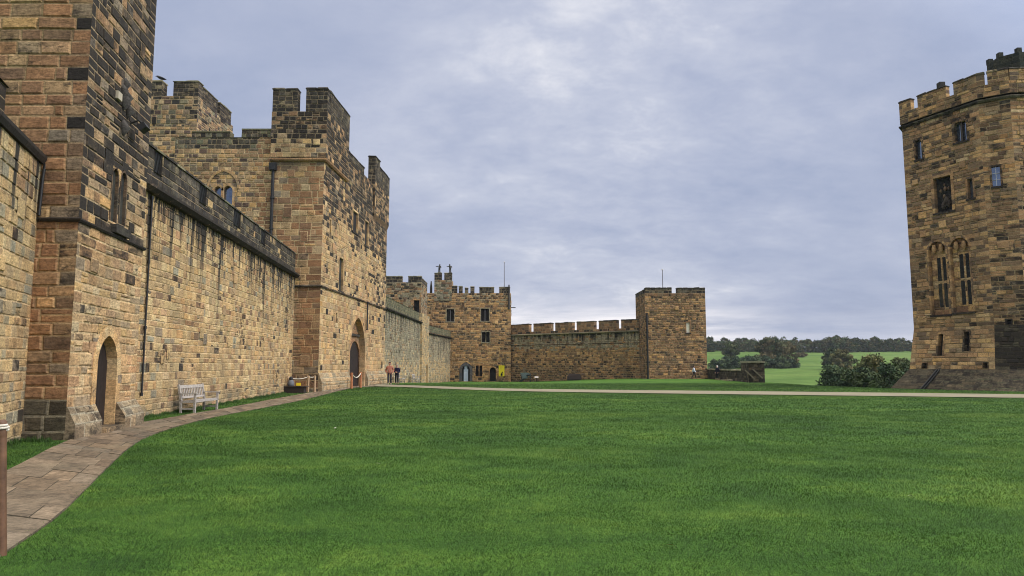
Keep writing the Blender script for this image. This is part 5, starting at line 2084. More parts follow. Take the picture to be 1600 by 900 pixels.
def make_bench():
    t = thing('park_bench', 'weathered grey slatted bench standing on the grass strip before the long tan curtain wall', 'bench', local=True, group='slatted benches along the walls')
    L, D = 1.85, .58
    m = MB()
    for k in range(6):
        y = -D / 2 + .05 + k * .088
        m.box((-L / 2 + .07, y - .036, .425 - .008 * k), (L / 2 - .07, y + .036, .45 - .008 * k), WOODC)
    m.box((-L / 2 + .06, -D / 2 + .005, .36), (L / 2 - .06, -D / 2 + .04, .424), WOODC)
    m.build('seat', M_TEAK, t)
    tilt = Matrix.Translation((0, D / 2 - .07, .42)) @ Matrix.Rotation(R(-11), 4, 'X')
    m = MB()
    m.box((-L / 2 + .06, -.02, .42), (L / 2 - .06, .03, .53), WOODC, tilt)
    m.box((-L / 2 + .06, -.02, .07), (L / 2 - .06, .03, .14), WOODC, tilt)
    n = 14
    for k in range(n):
        x = -L / 2 + .12 + (L - .24) * k / (n - 1)
        m.box((x - .024, -.008, .13), (x + .024, .014, .43), WOODC, tilt)
    m.build('backrest', M_TEAK, t)
    for s in (-1, 1):
        m = MB()
        m.bar((s * (L / 2 - .03), -D / 2 + .03, 0), (s * (L / 2 - .03), -D / 2 + .03, .64), .07, .07, WOODC)
        m.build('leg', M_TEAK, t)
        m = MB()
        m.bar((s * (L / 2 - .03), D / 2 - .07, 0), (s * (L / 2 - .03), D / 2 - .07, .44), .07, .07, WOODC)
        m.bar((s * (L / 2 - .03), D / 2 - .07, .42), (s * (L / 2 - .03), D / 2 + .04, .97), .07, .07, WOODC)
        m.build('leg', M_TEAK, t)
        m = MB()
        m.box((s * (L / 2 - .03) - .045, -D / 2 - .04, .64), (s * (L / 2 - .03) + .045, D / 2 - .02, .675), WOODC)
        m.build('armrest', M_TEAK, t)
        m = MB()
        m.bar((s * (L / 2 - .03), -D / 2 + .05, .38), (s * (L / 2 - .03), D / 2 - .08, .38), .05, .07, WOODC)
        m.bar((s * (L / 2 - .03), -D / 2 + .05, .14), (s * (L / 2 - .03), D / 2 - .08, .14), .04, .05, WOODC)
        m.build('stretcher', M_TEAK, t)
    return t


bench = make_bench()
bench.location = (-11.16, 25.85, 0)
bench.rotation_euler.z = R(90) - .02
for px_, lab in ((627.5, 'pale slatted bench just right of the couple, against the grey curtain wall'), (651, 'farther pale slatted bench against the grey curtain wall, close to the square pier')):
    c = copy_tree(bench)
    Y = -10.55 / ((px_ - 800) / F)
    c.location = (-10.55, Y, gz(-10.55, Y))
    c.rotation_euler.z = R(90)
    c['label'] = lab


def make_post(h, r, mat=None):
    t = thing('rope_post', 'x', 'post', local=True)
    m = MB()
    c = lin((110, 68, 44))
    m.lathe([(r * 1.05, 0), (r, .15), (r * .96, h * .5), (r, h - .12)], (0, 0, -.05), c, 14)
    m.build('shaft', mat or M_POST, t)
    m = MB()
    m.lathe([(r * .9, h - .17), (r * 1.06, h - .15), (r * 1.08, h - .08), (r * 1.0, h - .065), (r * 1.1, h - .055), (r * 1.06, h - .02), (r * .6, h)], (0, 0, -.05), c, 14)
    m.build('cap', mat or M_POST, t)
    return t


def place_post(h, r, loc, label, group=None, mat=None):
    t = make_post(h, r, mat)
    t.location = loc
    t['label'] = label
    if group:
        t['group'] = group
    return t


def rope(a, b, sag, label, r=.022, wrap=None):
    a, b = Vector(a), Vector(b)
    t = MB()
    pts = []
    for k in range(13):
        f = k / 12
        p = a.lerp(b, f)
        p.z -= sag * 4 * f * (1 - f)
        pts.append(p)
    t.tube(pts, r, lin((206, 196, 180)), 8)
    if wrap:
        c, R0 = wrap
        q = []
        for k in range(40):
            an = k / 39 * 4 * math.pi
            q.append(Vector((c[0] + math.cos(an) * R0, c[1] + math.sin(an) * R0, c[2] + .045 * k / 39)))
        t.tube(q, r, lin((206, 196, 180)), 8)
    o = t.build('rope', M_ROPE, None, loc=tuple(a))
    return tag(o, label, 'rope')


pb = gpt(2.0, 868)
place_post(1.22, .041, pb, 'nearest dark brown round rope post at the left edge, beside the paved path').rotation_euler.y = -R(4.3)
place_post(1.22, .050, Vector((-5.75, 6.9, 0)), 'second dark brown rope post, out of the picture to the left')
rope(pb + Vector((-.13, 0, 1.09)), Vector((-5.72, 6.9, 1.09)), .16, 'white rope tied round the top of the nearest post', .011, wrap=((pb.x - .082, pb.y, 1.075), .051))
# posts at the gatehouse door
dp = [Vector((-11.14, 50.2, 0)), Vector((-11.02, 52.6, 0))]
labs = ['orange-brown rope post left of the gatehouse doorway', 'orange-brown rope post right of the gatehouse doorway']
for p, l in zip(dp, labs):
    place_post(1.15, .085, p, l, 'rope posts at the gatehouse door', M_POSTO)
rope(dp[0] + Vector((0, 0, 1.05)), dp[1] + Vector((0, 0, 1.05)), .3, 'pale rope hanging between the two posts at the gatehouse doorway', .035)
cp = [Vector((-13.2, 42.5, 0)), Vector((-12.2, 43.3, 0)), Vector((-11.88, 43.55, 0))]
labs = ['slim wooden rope post standing against the end of the long tan wall', 'slim wooden rope post right of the dark box, before the gatehouse corner', 'slim wooden rope post nearest the gatehouse corner edge']
for p, l in zip(cp, labs):
    t = place_post(1.05, .06, p, l, 'rope posts in the gatehouse corner', M_POSTP)
for a, b_, l in ((0, 1, 'pale rope sagging over the dark box in the gatehouse corner'), (1, 2, 'short pale rope between the two posts at the gatehouse corner')):
    rope(cp[a] + Vector((0, 0, .95)), cp[b_] + Vector((0, 0, .95)), .14 if a == 0 else .05, l, .022)
# dark box with things on it
bx = Vector((-12.75, 42.2, 0))
bt = thing('storage_box', 'low dark brown wooden box behind the rope in the gatehouse corner', 'box', tuple(bx))
m = MB()
W_, D_ = 1.22, .55
dk = lin((44, 34, 30))
MT = Matrix.Translation(bx)
m.box((-W_ / 2, 0, 0), (W_ / 2, D_, .36), dk, MT)
for k in range(4):
    m.box((-W_ / 2 + .02, -.015, .02 + k * .087), (W_ / 2 - .02, 0.0, .095 + k * .087), lin((52, 40, 34)), MT)
m.build('crate', M_VC, bt)
m = MB()
m.box((-W_ / 2 - .05, -.05, .36), (W_ / 2 + .12, D_ + .04, .41), lin((58, 46, 40)), MT)
m.build('lid', M_VC, bt)
m = MB()
q = bx + Vector((.24, .15, .41))
m.box((-.12, -.08, 0), (.12, .08, .02), lin((40, 40, 40)), Matrix.Translation(q))
m.box((-.13, -.01, .02), (.13, .02, .19), lin((236, 206, 40)), Matrix.Translation(q))
o = m.build('sign_card', M_VC, None, loc=tuple(q))
tag(o, 'small yellow card standing on the dark box', 'sign')
q = bx + Vector((-.22, .2, .41))
m = MB()
m.lathe([(.0, 0), (.17, .0), (.2, .06), (.19, .22), (.12, .34), (.1, .36)], q, lin((96, 98, 104)), 12)
m.lathe([(.1, .36), (.12, .4), (.1, .5), (.02, .56)], q, lin((30, 30, 34)), 12)
o = m.build('kit_bag', M_CLOTH if False else M_VC, None, loc=tuple(q))
tag(o, 'grey bag with a dark top resting on the dark box', 'bag')

# gun on the grass by the lodge
cn = Vector((1.9, 105.8, gz(1.9, 105.8)))
gun = thing('field_gun', 'grey-green two-wheeled gun standing on the grass left of the far brown curtain wall', 'cannon', tuple(cn))
gc = lin((118, 134, 134))
gd_ = lin((58, 66, 66))
for s in (-1, 1):
    m = MB()
    ax = cn + Vector((.15, s * .0 - .1, .62)) + Vector((s * .62, 0, 0))
    Rw = .62
    rim = [ax + Vector((0, math.cos(a) * Rw, math.sin(a) * Rw)) for a in [k * math.pi / 10 for k in range(21)]]
    m.tube(rim, .055, gd_, 7, caps=False)
    for k in range(10):
        a = k * math.pi / 5
        m.bar(ax, ax + Vector((0, math.cos(a) * Rw, math.sin(a) * Rw)), .05, .05, gd_)
    m.tube([ax - Vector((.12, 0, 0)), ax + Vector((.12, 0, 0))], [.1, .1], gd_, 10)
    m.build('wheel', M_VC, gun)
m = MB()
o = cn + Vector((.15, -.1, .62))
m.bar(o - Vector((.62, 0, 0)), o + Vector((.62, 0, 0)), .1, .1, gd_)
m.bar(o + Vector((.2, .1, .1)), o + Vector((-.9, .9, -.52)), .3, .18, gd_)
m.build('carriage', M_VC, gun)
m = MB()
d = Vector((.55, -.75, .12)).normalized()
ob_ = o + Vector((0, 0, .3))
m.tube([ob_ - d * .8, ob_ - d * .7, ob_ - d * .65, ob_ + d * .2, ob_ + d * .9, ob_ + d * .95, ob_ + d * 1.05], [.05, .06, .19, .17, .12, .15, .14], gd_, 12)
m.build('barrel', M_VC, gun)
m = MB()
sh = [(-.55, .15), (.2, .15), (.5, .95), (-.1, 1.02), (-.85, .98)]
fr_, bk = [o + Vector((x, -.28 - .1 * z, z - .25)) for x, z in sh], [o + Vector((x, -.22 - .1 * z, z - .25)) for x, z in sh]
m.face(fr_, gc)
m.face(bk[::-1], gc)
for k in range(5):
    m.face([fr_[k], fr_[(k + 1) % 5], bk[(k + 1) % 5], bk[k]], gc)
m.build('shield', M_BRONZE, gun)
# little sign beside it
sp = Vector((3.55, 104.8, gz(3.55, 104.8)))
sg = thing('information_sign', 'small white sloping sign on a short post, between the gun and the brown covered mound', 'sign', tuple(sp))
m = MB()
m.bar(sp, sp + Vector((0, 0, .62)), .12, .12, lin((46, 38, 34)))
m.build('post', M_VC, sg)
m = MB()
m.box((-.28, -.16, -.03), (.28, .16, .03), lin((226, 214, 206)), Matrix.Translation(sp + Vector((0, 0, .66))) @ Matrix.Rotation(R(35), 4, 'X'))
m.build('panel', M_VC, sg)
# low dark covered mound
mo = Vector((8.7, 101.2, gz(8.7, 101.2)))
cv = thing('covered_stack', 'low dark brown covered stack on the grass below the far brown curtain wall', 'covered stack', tuple(mo))
m = MB()
prof = [(-.95, 0), (-.95, .55), (-.72, .85), (.75, .88), (.97, .55), (.95, 0)]
dc = lin((62, 50, 46))
for k in range(5):
    (x0, z0), (x1, z1) = prof[k], prof[k + 1]
    m.face([mo + Vector((x0, -.4 + .1 * (z0 > .6), z0)), mo + Vector((x0, .5, z0)), mo + Vector((x1, .5, z1)), mo + Vector((x1, -.4 + .1 * (z1 > .6), z1))], dc)
m.face([mo + Vector((x, -.4 + .1 * (z > .6), z)) for x, z in prof], dc)
m.face([mo + Vector((x, .5, z)) for x, z in prof], dc)
m.build('cover', M_VC, cv)
m = MB()
m.box((-.98, -.45, 0), (.98, .52, .16), lin((44, 38, 36)), Matrix.Translation(mo))
m.build('base', M_VC, cv)
# fallen leaves on the lawn
rl_ = random.Random(11)
for (x, y, col, lab, s) in ((1050, 853, (222, 190, 128), 'curled yellow leaf lying on the lawn at lower right', .045), (239, 748, (214, 214, 196), 'pale leaf lying on the lawn at left, beside the paved path', .04),
                            (523, 669, (206, 210, 196), 'pale leaf lying on the lawn in front of the gatehouse, farther than the others', .055), (591, 724.5, (206, 206, 190), 'pale leaf lying in the middle of the lawn', .04),
                            (540, 647, (196, 200, 180), 'tiny pale leaf on the lawn nearest the gatehouse', .05), (1422, 775, (200, 200, 180), 'pale leaf lying on the lawn at far right', .035)):
    p = gpt(x, y, .03)
    m = MB()
    a = rl_.uniform(0, 6)
    ux, uy = Vector((math.cos(a), math.sin(a), .1)), Vector((-math.sin(a), math.cos(a), .35))
    out_ = [(-1, 0), (-.5, .45), (.1, .55), (.7, .3), (1.15, 0), (.7, -.3), (.1, -.55), (-.5, -.45)]
    ctr_ = p + Vector((0, 0, .012))
    for k in range(8):
        a_, b__ = out_[k], out_[(k + 1) % 8]
        va = p + ux * a_[0] * s + uy * a_[1] * s + Vector((0, 0, .02 * abs(a_[1])))
        vb = p + ux * b__[0] * s + uy * b__[1] * s + Vector((0, 0, .02 * abs(b__[1])))
        m.face([ctr_, va, vb], lin(col))
    tag(m.build('fallen_leaf', M_VC, None, loc=tuple(p)), lab, 'leaf', 'fallen leaves on the lawn')

# bird on the keep
bp_ = Vector(FKF.P(FKF.px(248, 126)[0], FKF.px(245, 125)[1] + .02, -.2))
m = MB()
c = lin((40, 40, 44))
m.tube([bp_ + Vector((-.3, 0, .34)), bp_ + Vector((-.2, 0, .32)), bp_ + Vector((-.05, 0, .24)), bp_ + Vector((.12, 0, .17)), bp_ + Vector((.28, 0, .12)), bp_ + Vector((.42, 0, .08))], [.02, .065, .1, .1, .06, .015], c, 9)
m.tube([bp_ + Vector((-.28, 0, .34)), bp_ + Vector((-.38, 0, .32))], [.025, .006], c, 6)
for s in (-1, 1):
    m.tube([bp_ + Vector((.05, s * .04, .14)), bp_ + Vector((.04, s * .04, 0))], .012, c, 5)
    m.tube([bp_ + Vector((-.08, s * .08, .25)), bp_ + Vector((.12, s * .1, .2)), bp_ + Vector((.36, s * .04, .13))], [.02, .045, .01], c, 6)
tag(m.build('perched_bird', M_VC, None, loc=tuple(bp_)), 'dark bird perched on the leftmost merlon of the keep tower', 'bird')

# =================================================================== PEOPLE
def skin_mesh(name, verts, edges, radii, mat, parent, root=0, sub=2):
    me = bpy.data.meshes.new(name)
    me.from_pydata([tuple(v) for v in verts], edges, [])
    ob = bpy.data.objects.new(name, me)
    COL.objects.link(ob)
    ob.modifiers.new('Skin', 'SKIN')
    sv = me.skin_vertices[0].data if me.skin_vertices else None
    for i, r in enumerate(radii):
        sv[i].radius = (r, r) if not hasattr(r, '__len__') else r
        sv[i].use_root = (i == root)
    s = ob.modifiers.new('Sub', 'SUBSURF')
    s.levels = s.render_levels = sub
    dg = bpy.context.evaluated_depsgraph_get()
    nm = bpy.data.meshes.new_from_object(ob.evaluated_get(dg))
    bpy.data.objects.remove(ob)
    bpy.data.meshes.remove(me)
    nm.name = name
    nm.materials.clear()
    nm.materials.append(mat)
    nm.polygons.foreach_set('use_smooth', [True] * len(nm.polygons))
    o = bpy.data.objects.new(name, nm)
    COL.objects.link(o)
    o.parent = parent
    return o


def person(loc, rotz, H, label, top, legs, hair, arms='side', stride=0.0, coat=.86, hair_long=False, shoe=(40, 36, 34), group=None):
    t = thing('person', label, 'person', tuple(loc), rotz, group, local=True)
    k = H / 1.75
    S = lambda x, y, z: Vector((x * k, y * k, z * k))
    sd = stride
    J = dict(pel=S(0, 0, .95), wst=S(0, 0, 1.10), chs=S(0, -.01, 1.30), nkb=S(0, 0, 1.46), nk=S(0, -.01, 1.53), hd0=S(0, -.02, 1.60), hd1=S(0, -.015, 1.67), hd2=S(0, -.01, 1.735))
    for s, n in ((-1, 'l'), (1, 'r')):
        J['hip' + n] = S(s * .10, 0, .90)
        f = sd * s
        J['kn' + n] = S(s * .105, -.04 - f * .55 * .28, .50)
        J['an' + n] = S(s * .11, .02 - f * .9 * .32 + (.0 if f >= 0 else .05), .09 + (.05 if f < 0 else 0))
        J['to' + n] = S(s * .12, -.15 - f * .9 * .32 + (.03 if f < 0 else 0), .035)
        J['sh' + n] = S(s * .185, 0, 1.42)
        if arms == 'side':
            J['el' + n] = S(s * .25, .03 + f * .1, 1.14)
            J['wr' + n] = S(s * .255, -.04 + f * .22, .90)
            J['hn' + n] = S(s * .25, -.06 + f * .25, .82)
        elif arms == 'front':
            J['el' + n] = S(s * .27, .04, 1.13)
            J['wr' + n] = S(s * .10, -.20, 1.08)
            J['hn' + n] = S(s * .035, -.25, 1.09)
        else:  # pockets
            J['el' + n] = S(s * .31, .07, 1.14)
            J['wr' + n] = S(s * .22, -.08, .94)
            J['hn' + n] = S(s * .19, -.12, .87)
    names = list(J)
    ix = {n: i for i, n in enumerate(names)}
    rad = dict(pel=.12, wst=.115, chs=.135, nkb=.075, nk=.055, hd0=(.062, .07), hd1=(.078, .092), hd2=(.05, .06))
    for n in 'lr':
        rad.update({'hip' + n: .085, 'kn' + n: .055, 'an' + n: .038, 'to' + n: .032, 'sh' + n: .062, 'el' + n: .04, 'wr' + n: .028, 'hn' + n: (.022, .036)})
    E = [('pel', 'wst'), ('wst', 'chs'), ('chs', 'nkb'), ('nkb', 'nk'), ('nk', 'hd0'), ('hd0', 'hd1'), ('hd1', 'hd2')]
    for n in 'lr':
        E += [('pel', 'hip' + n), ('hip' + n, 'kn' + n), ('kn' + n, 'an' + n), ('an' + n, 'to' + n), ('chs', 'sh' + n), ('sh' + n, 'el' + n), ('el' + n, 'wr' + n), ('wr' + n, 'hn' + n)]
    verts = [J[n] for n in names]
    rads = [rad[n] if hasattr(rad[n], '__len__') else rad[n] for n in names]
    rads = [tuple(q * k for q in r) if hasattr(r, '__len__') else r * k for r in rads]
    edges = [(ix[a], ix[b_]) for a, b_ in E]
    # five fingers each, and a nose
    for s, n in ((-1, 'l'), (1, 'r')):
        d = (J['hn' + n] - J['wr' + n]).normalized()
        side = d.cross(Vector((s, 0, .01))).normalized()
        for q in range(4):
            b0 = J['hn' + n] + side * (.027 * (q - 1.5)) * k
            i0 = len(verts)
            ln = (.06, .075, .07, .055)[q] * k
            verts += [b0 + d * .012 * k, b0 + d * ln * .6 + Vector((0, -.008 * k, 0)), b0 + d * ln + Vector((0, -.02 * k, 0))]
            rads += [.010 * k, .009 * k, .007 * k]
            edges += [(ix['hn' + n], i0), (i0, i0 + 1), (i0 + 1, i0 + 2)]
        i0 = len(verts)
        mid = J['wr' + n].lerp(J['hn' + n], .55)
        verts += [mid - side * .045 * k, mid - side * .06 * k + d * .045 * k]
        rads += [.012 * k, .009 * k]
        edges += [(ix['hn' + n], i0), (i0, i0 + 1)]
    i0 = len(verts)
    verts += [J['hd1'] + S(0, -.105, -.02)]
    rads += [.012 * k]
    edges += [(ix['hd1'], i0)]
    body = skin_mesh('body', verts, edges, rads, M_SKIN, t)
    # eyes, mouth, ears
    m = MB()
    for s in (-1, 1):
        m.lathe([(.002, -.006 * k), (.010 * k, 0), (.002, .006 * k)], J['hd1'] + S(s * .03, -.088, .01), lin((40, 30, 28)), 6)
        m.lathe([(.002, -.03 * k), (.014 * k, -.01 * k), (.016 * k, .012 * k), (.004 * k, .03 * k)], J['hd1'] + S(s * .082, 0, -.005), lin((190, 140, 118)), 6)
    m.bar(J['hd0'] + S(-.022, -.078, .012), J['hd0'] + S(.022, -.078, .012), .008 * k, .008 * k, lin((130, 70, 66)))
    m.build('face_features', M_VC, t, loc=(0, 0, 0)).location = (0, 0, 0)
    cmat = lambda n, c: simple_mat(n, c, .9, 0, .22, 9, .3, .2)
    # hair: a cap over crown and nape
    hv = [J['hd1'] + S(0, .035, .0), J['hd2'] + S(0, .02, -.01), J['hd2'] + S(0, -.045, -.005), J['hd0'] + S(0, .05, .0)]
    hr = [(.085 * k, .085 * k), (.075 * k, .075 * k), (.045 * k, .05 * k), (.06 * k, .05 * k)]
    he = [(0, 1), (1, 2), (0, 3)]
    if hair_long:
        hv.append(J['nkb'] + S(0, .06, .0)); hr.append((.06 * k, .045 * k)); he.append((3, 4))
    skin_mesh('hair', hv, he, hr, cmat('hair', hair), t)
    # trousers
    tv, tr_, te = [J['pel'] + S(0, 0, .06)], [.128 * k], []
    for n in 'lr':
        i0 = len(tv)
        tv += [J['hip' + n], J['kn' + n], J['an' + n].lerp(J['kn' + n], .08)]
        tr_ += [.098 * k, .072 * k, .062 * k]
        te += [(0, i0), (i0, i0 + 1), (i0 + 1, i0 + 2)]
    skin_mesh('trousers', tv, te, tr_, cmat('trousers', legs), t)
    # jacket
    jv = [J['chs'], J['wst'], S(0, 0, coat), J['nkb'] + S(0, 0, .02)]
    jr = [(.185 * k, .165 * k), (.18 * k, .16 * k), (.185 * k, .165 * k), (.09 * k, .09 * k)]
    je = [(0, 1), (1, 2), (0, 3)]
    for n in 'lr':
        i0 = len(jv)
        jv += [J['sh' + n], J['el' + n], J['wr' + n]]
        jr += [.092 * k, .078 * k, .06 * k]
        je += [(0, i0), (i0, i0 + 1), (i0 + 1, i0 + 2)]
    skin_mesh('jacket', jv, je, jr, cmat('jacket', top), t)
    for n in 'lr':
        skin_mesh('shoe', [J['an' + n] + S(0, .03, -.03), J['an' + n].lerp(J['to' + n], .5) + S(0, 0, -.012), J['to' + n] + S(0, -.03, 0)], [(0, 1), (1, 2)], [.05 * k, .05 * k, .04 * k], cmat('shoe', shoe), t, sub=1)
    return t


q = gpt(608.5, 601.2)
person(q, R(8), 1.84, 'dark-haired person in a salmon jacket and dark trousers, left of the standing couple', (164, 108, 90), (50, 50, 62), (52, 40, 36), 'pockets', coat=.80, hair_long=True, shoe=(150, 150, 150))
q = gpt(620, 600.6)
person(q, R(-12), 1.66, 'grey-haired person in a dark navy coat, hands together, right of the standing couple', (36, 32, 56), (30, 30, 40), (150, 140, 132), 'front', coat=.78)
person(Vector((22.55, 89.5, gz(22.5, 89.5))), R(80), 1.62, 'person in a white shirt and dark trousers walking across the lawn before the square tower', (206, 212, 228), (38, 38, 46), (48, 42, 42), 'side', stride=1.0, coat=.9)
person(Vector((23.75, 83.5, gz(23.75, 83.5))), R(-60), 1.62, 'white-haired person in a long black coat standing by the low dark wall', (30, 32, 46), (28, 28, 36), (226, 222, 216), 'pockets', coat=.62)

# =================================================================== TREES
M_LEAF, nt, b = new_mat('tree_foliage')
at = nn(nt, 'ShaderNodeAttribute', attribute_name='col')
nt.links.new(at.outputs['Color'], b.inputs['Base Color'])
b.inputs['Roughness'].default_value = .9
b.inputs['Specular IOR Level'].default_value = .06
M_BARK = simple_mat('bark', (74, 62, 52), .9, 0, .3, 6, .5)


def crown_mesh(name, seed, H, Rr, base, cols, nleaf, leaf, clumps, squash=1.0, gap=.0):
    """leaves gathered in clumps through an uneven crown; each clump has its own tint"""
    r = random.Random(seed)
    rg = np.random.default_rng(seed)
    cs = []
    for k in range(clumps):
        a = r.uniform(0, 2 * math.pi)
        zz = r.uniform(0, 1)
        prof = math.sin(math.pi * min(1, .12 + .82 * zz) ** .9) ** .6
        q = (r.uniform(.15, 1) ** .5) * prof * Rr * r.uniform(.75, 1.1)
        cs.append((math.cos(a) * q, math.sin(a) * q, base + zz * (H - base) * .93, Rr * r.uniform(.2, .38), r.choice(cols), r.uniform(.7, 1.3)))
    per = max(8, nleaf // clumps)
    allv, allc = [], []
    for (x, y, z, cr, col, kk) in cs:
        d = rg.normal(size=(per, 3))
        d /= np.linalg.norm(d, axis=1)[:, None]
        rad = cr * rg.uniform(.35, 1.08, per)[:, None]
        p = np.array([x, y, z]) + d * rad * np.array([1, 1, .75 * squash])
        n = d + rg.normal(size=(per, 3)) * .7
        n /= np.linalg.norm(n, axis=1)[:, None]
        t = np.cross(n, rg.normal(size=(per, 3)))
        t /= np.linalg.norm(t, axis=1)[:, None]
        bt_ = np.cross(n, t)
        s = (leaf * rg.uniform(.6, 1.4, per))[:, None]
        quad = np.stack([p - t * s, p - bt_ * s * .6, p + t * s, p + bt_ * s * .6], 1)
        allv.append(quad.reshape(-1, 3))
        c = np.array(lin(col)) * kk * 1.15
        allc.append(np.repeat(c[None] * rg.uniform(.85, 1.18, per)[:, None], 4, 0))
    V_ = np.concatenate(allv).astype(np.float32)
    C_ = np.concatenate(allc).astype(np.float32)
    nq = len(V_) // 4
    me = bpy.data.meshes.new(name)
    me.vertices.add(len(V_))
    me.vertices.foreach_set('co', V_.ravel())
    me.loops.add(len(V_))
    me.loops.foreach_set('vertex_index', np.arange(len(V_), dtype=np.int32))
    me.polygons.add(nq)
    me.polygons.foreach_set('loop_start', np.arange(0, len(V_), 4, dtype=np.int32))
    me.polygons.foreach_set('loop_total', np.full(nq, 4, np.int32))
    at = me.color_attributes.new('col', 'FLOAT_COLOR', 'CORNER')
    at.data.foreach_set('color', np.concatenate([C_, np.ones((len(C_), 1), np.float32)], 1).astype(np.float32).ravel())
    me.update(calc_edges=True)
    me.materials.append(M_LEAF)
    return me


def tree(loc, H, Rr, label, cols, seed, cat='tree', name='broadleaf_tree', base=.22, group=None, nleaf=5200, leaf=.2, clumps=60, trunk=True):
    t = thing(name, label, cat, tuple(loc), 0, group, local=True)
    r = random.Random(seed)
    if trunk:
        m = MB()
        tr0 = .035 * H
        pts = [Vector((0, 0, -.4)), Vector((0, 0, .4)), Vector((r.uniform(-.1, .1) * Rr * .3, 0, H * .3)), Vector((r.uniform(-.1, .1) * Rr * .5, 0, H * .55)), Vector((0, 0, H * .8))]
        m.tube(pts, [tr0 * 1.4, tr0, tr0 * .8, tr0 * .5, tr0 * .15], lin((74, 62, 52)), 8)
        for k in range(7):
            a = k * 2.4 + r.uniform(-.4, .4)
            z0 = H * r.uniform(.25, .6)
            p0 = Vector((0, 0, z0))
            p1 = p0 + Vector((math.cos(a) * Rr * .4, math.sin(a) * Rr * .4, H * .13))
            p2 = p0 + Vector((math.cos(a) * Rr * .75, math.sin(a) * Rr * .75, H * .22))
            m.tube([p0, p1, p2], [tr0 * .4, tr0 * .25, tr0 * .08], lin((74, 62, 52)), 6)
        m.build('trunk' if name.endswith('tree') else 'stem', M_BARK, t, loc=(0, 0, 0)).location = (0, 0, 0)
    me = crown_mesh('crown' if name.endswith('tree') else 'foliage', seed, H, Rr, base * H, cols, nleaf, leaf, clumps)
    o = bpy.data.objects.new(me.name, me)
    COL.objects.link(o)
    o.parent = t
    return t


C_DK = [(66, 78, 54), (58, 70, 52), (76, 84, 58), (80, 84, 58)]
C_OLV = [(86, 90, 60), (96, 94, 62), (78, 84, 56), (100, 94, 64)]
C_RUST = [(94, 86, 62), (98, 88, 62), (82, 82, 58)]
C_BUSH = [(62, 76, 56), (54, 68, 52), (74, 84, 58)]


def put_tree(px_, ytop, Y, wpx, label, cols, seed, base_y=None, **kw):
    """stand a tree at depth Y on the ground there; its height and spread follow from how large it looks"""
    X = (px_ - 800) / F * Y
    z0 = gz(X, Y)
    top = ypt(px_, ytop, Y).z
    tree(Vector((X, Y, z0)), top - z0, wpx / F * Y / 2, label, cols, seed, **kw)


g1 = 'trees below the lawn edge by the many-sided tower'
put_tree(1358, 551, 98, 66, 'broad olive-brown tree, tallest of those below the lawn edge beside the many-sided tower', C_OLV, 1, group=g1, base=.05, nleaf=11000, leaf=.17, clumps=110)
put_tree(1408, 555, 104, 60, 'dark green tree below the lawn edge, right against the many-sided tower', C_DK, 2, group=g1, base=.05, nleaf=9000, leaf=.17, clumps=90)
put_tree(1385, 566, 84, 70, 'dark low tree nearest the foot of the many-sided tower', C_BUSH + C_DK, 3, group=g1, base=.05, nleaf=9000, leaf=.15, clumps=90)
put_tree(1304, 571, 90, 66, 'round dark bushy tree at the left end of the clump below the lawn edge', C_BUSH, 4, group=g1, base=.05, nleaf=9000, leaf=.15, clumps=90)
put_tree(1343, 575, 80, 64, 'dense dark tree in the middle of the clump, lowest over the lawn edge', C_BUSH, 5, group=g1, base=.05, nleaf=9000, leaf=.15, clumps=90)
put_tree(1420, 560, 92, 56, 'dark tree half hidden by the sloping base of the many-sided tower', C_DK, 12, group=g1, base=.05, nleaf=8000, leaf=.16, clumps=80)
g2_ = 'single trees in the pasture'
put_tree(1296, 544, 272, 30, 'dark green tree standing alone in the pasture, left one of the pair', C_DK, 6, group=g2_, base=.02, nleaf=6500, leaf=.34, clumps=60)
put_tree(1314, 546, 264, 34, 'olive tree of the pair standing in the middle of the pasture', C_OLV, 7, group=g2_, base=.02, nleaf=7000, leaf=.34, clumps=60)
put_tree(1141, 532, 305, 26, 'slim dark tree rising from the hedge beside the plain square tower', C_DK, 8, group=g2_, base=.1, nleaf=6000, leaf=.36, clumps=45)
put_tree(1203, 527, 312, 46, 'large brown-green tree behind the hedge, left of the open pasture', C_RUST + C_DK, 9, group=g2_, base=.05, nleaf=9000, leaf=.38, clumps=70)
put_tree(1229, 532, 318, 30, 'rust-brown tree at the right end of the hedge', C_RUST, 10, group=g2_, base=.05, nleaf=7000, leaf=.36, clumps=50)
put_tree(1249, 549.5, 400, 18, 'small rusty bush alone in the pasture right of the hedge', C_RUST, 11, name='pasture_bush', cat='bush', base=0, nleaf=1800, leaf=.4, clumps=20, trunk=True)
# hedge of bushes
hb = [(1120, 562, 22), (1136, 558, 26), (1153, 560, 26), (1170, 558, 28), (1188, 557, 28), (1204, 560, 26), (1220, 559, 24), (1232, 562, 16)]
hl = ['bush at the left end of the dark hedge, beside the square tower', 'second bush of the dark hedge, at the foot of the slim tree', 'third bush of the dark hedge, right of the slim tree', 'fourth bush of the dark hedge, above the low wall coping',
      'fifth bush of the dark hedge, above the end block', 'sixth bush of the dark hedge, before the large brown-green tree', 'seventh bush of the dark hedge, below the rust-brown tree', 'small bush ending the dark hedge on the right']
for k, (x, yt, w_) in enumerate(hb):
    put_tree(x, yt, 288 + 4 * (k % 3), w_ + 8, hl[k], C_BUSH, 30 + k, name='hedge_bush', cat='bush', base=0, nleaf=3000, leaf=.34, clumps=30, group='bushes of the hedge in the pasture')

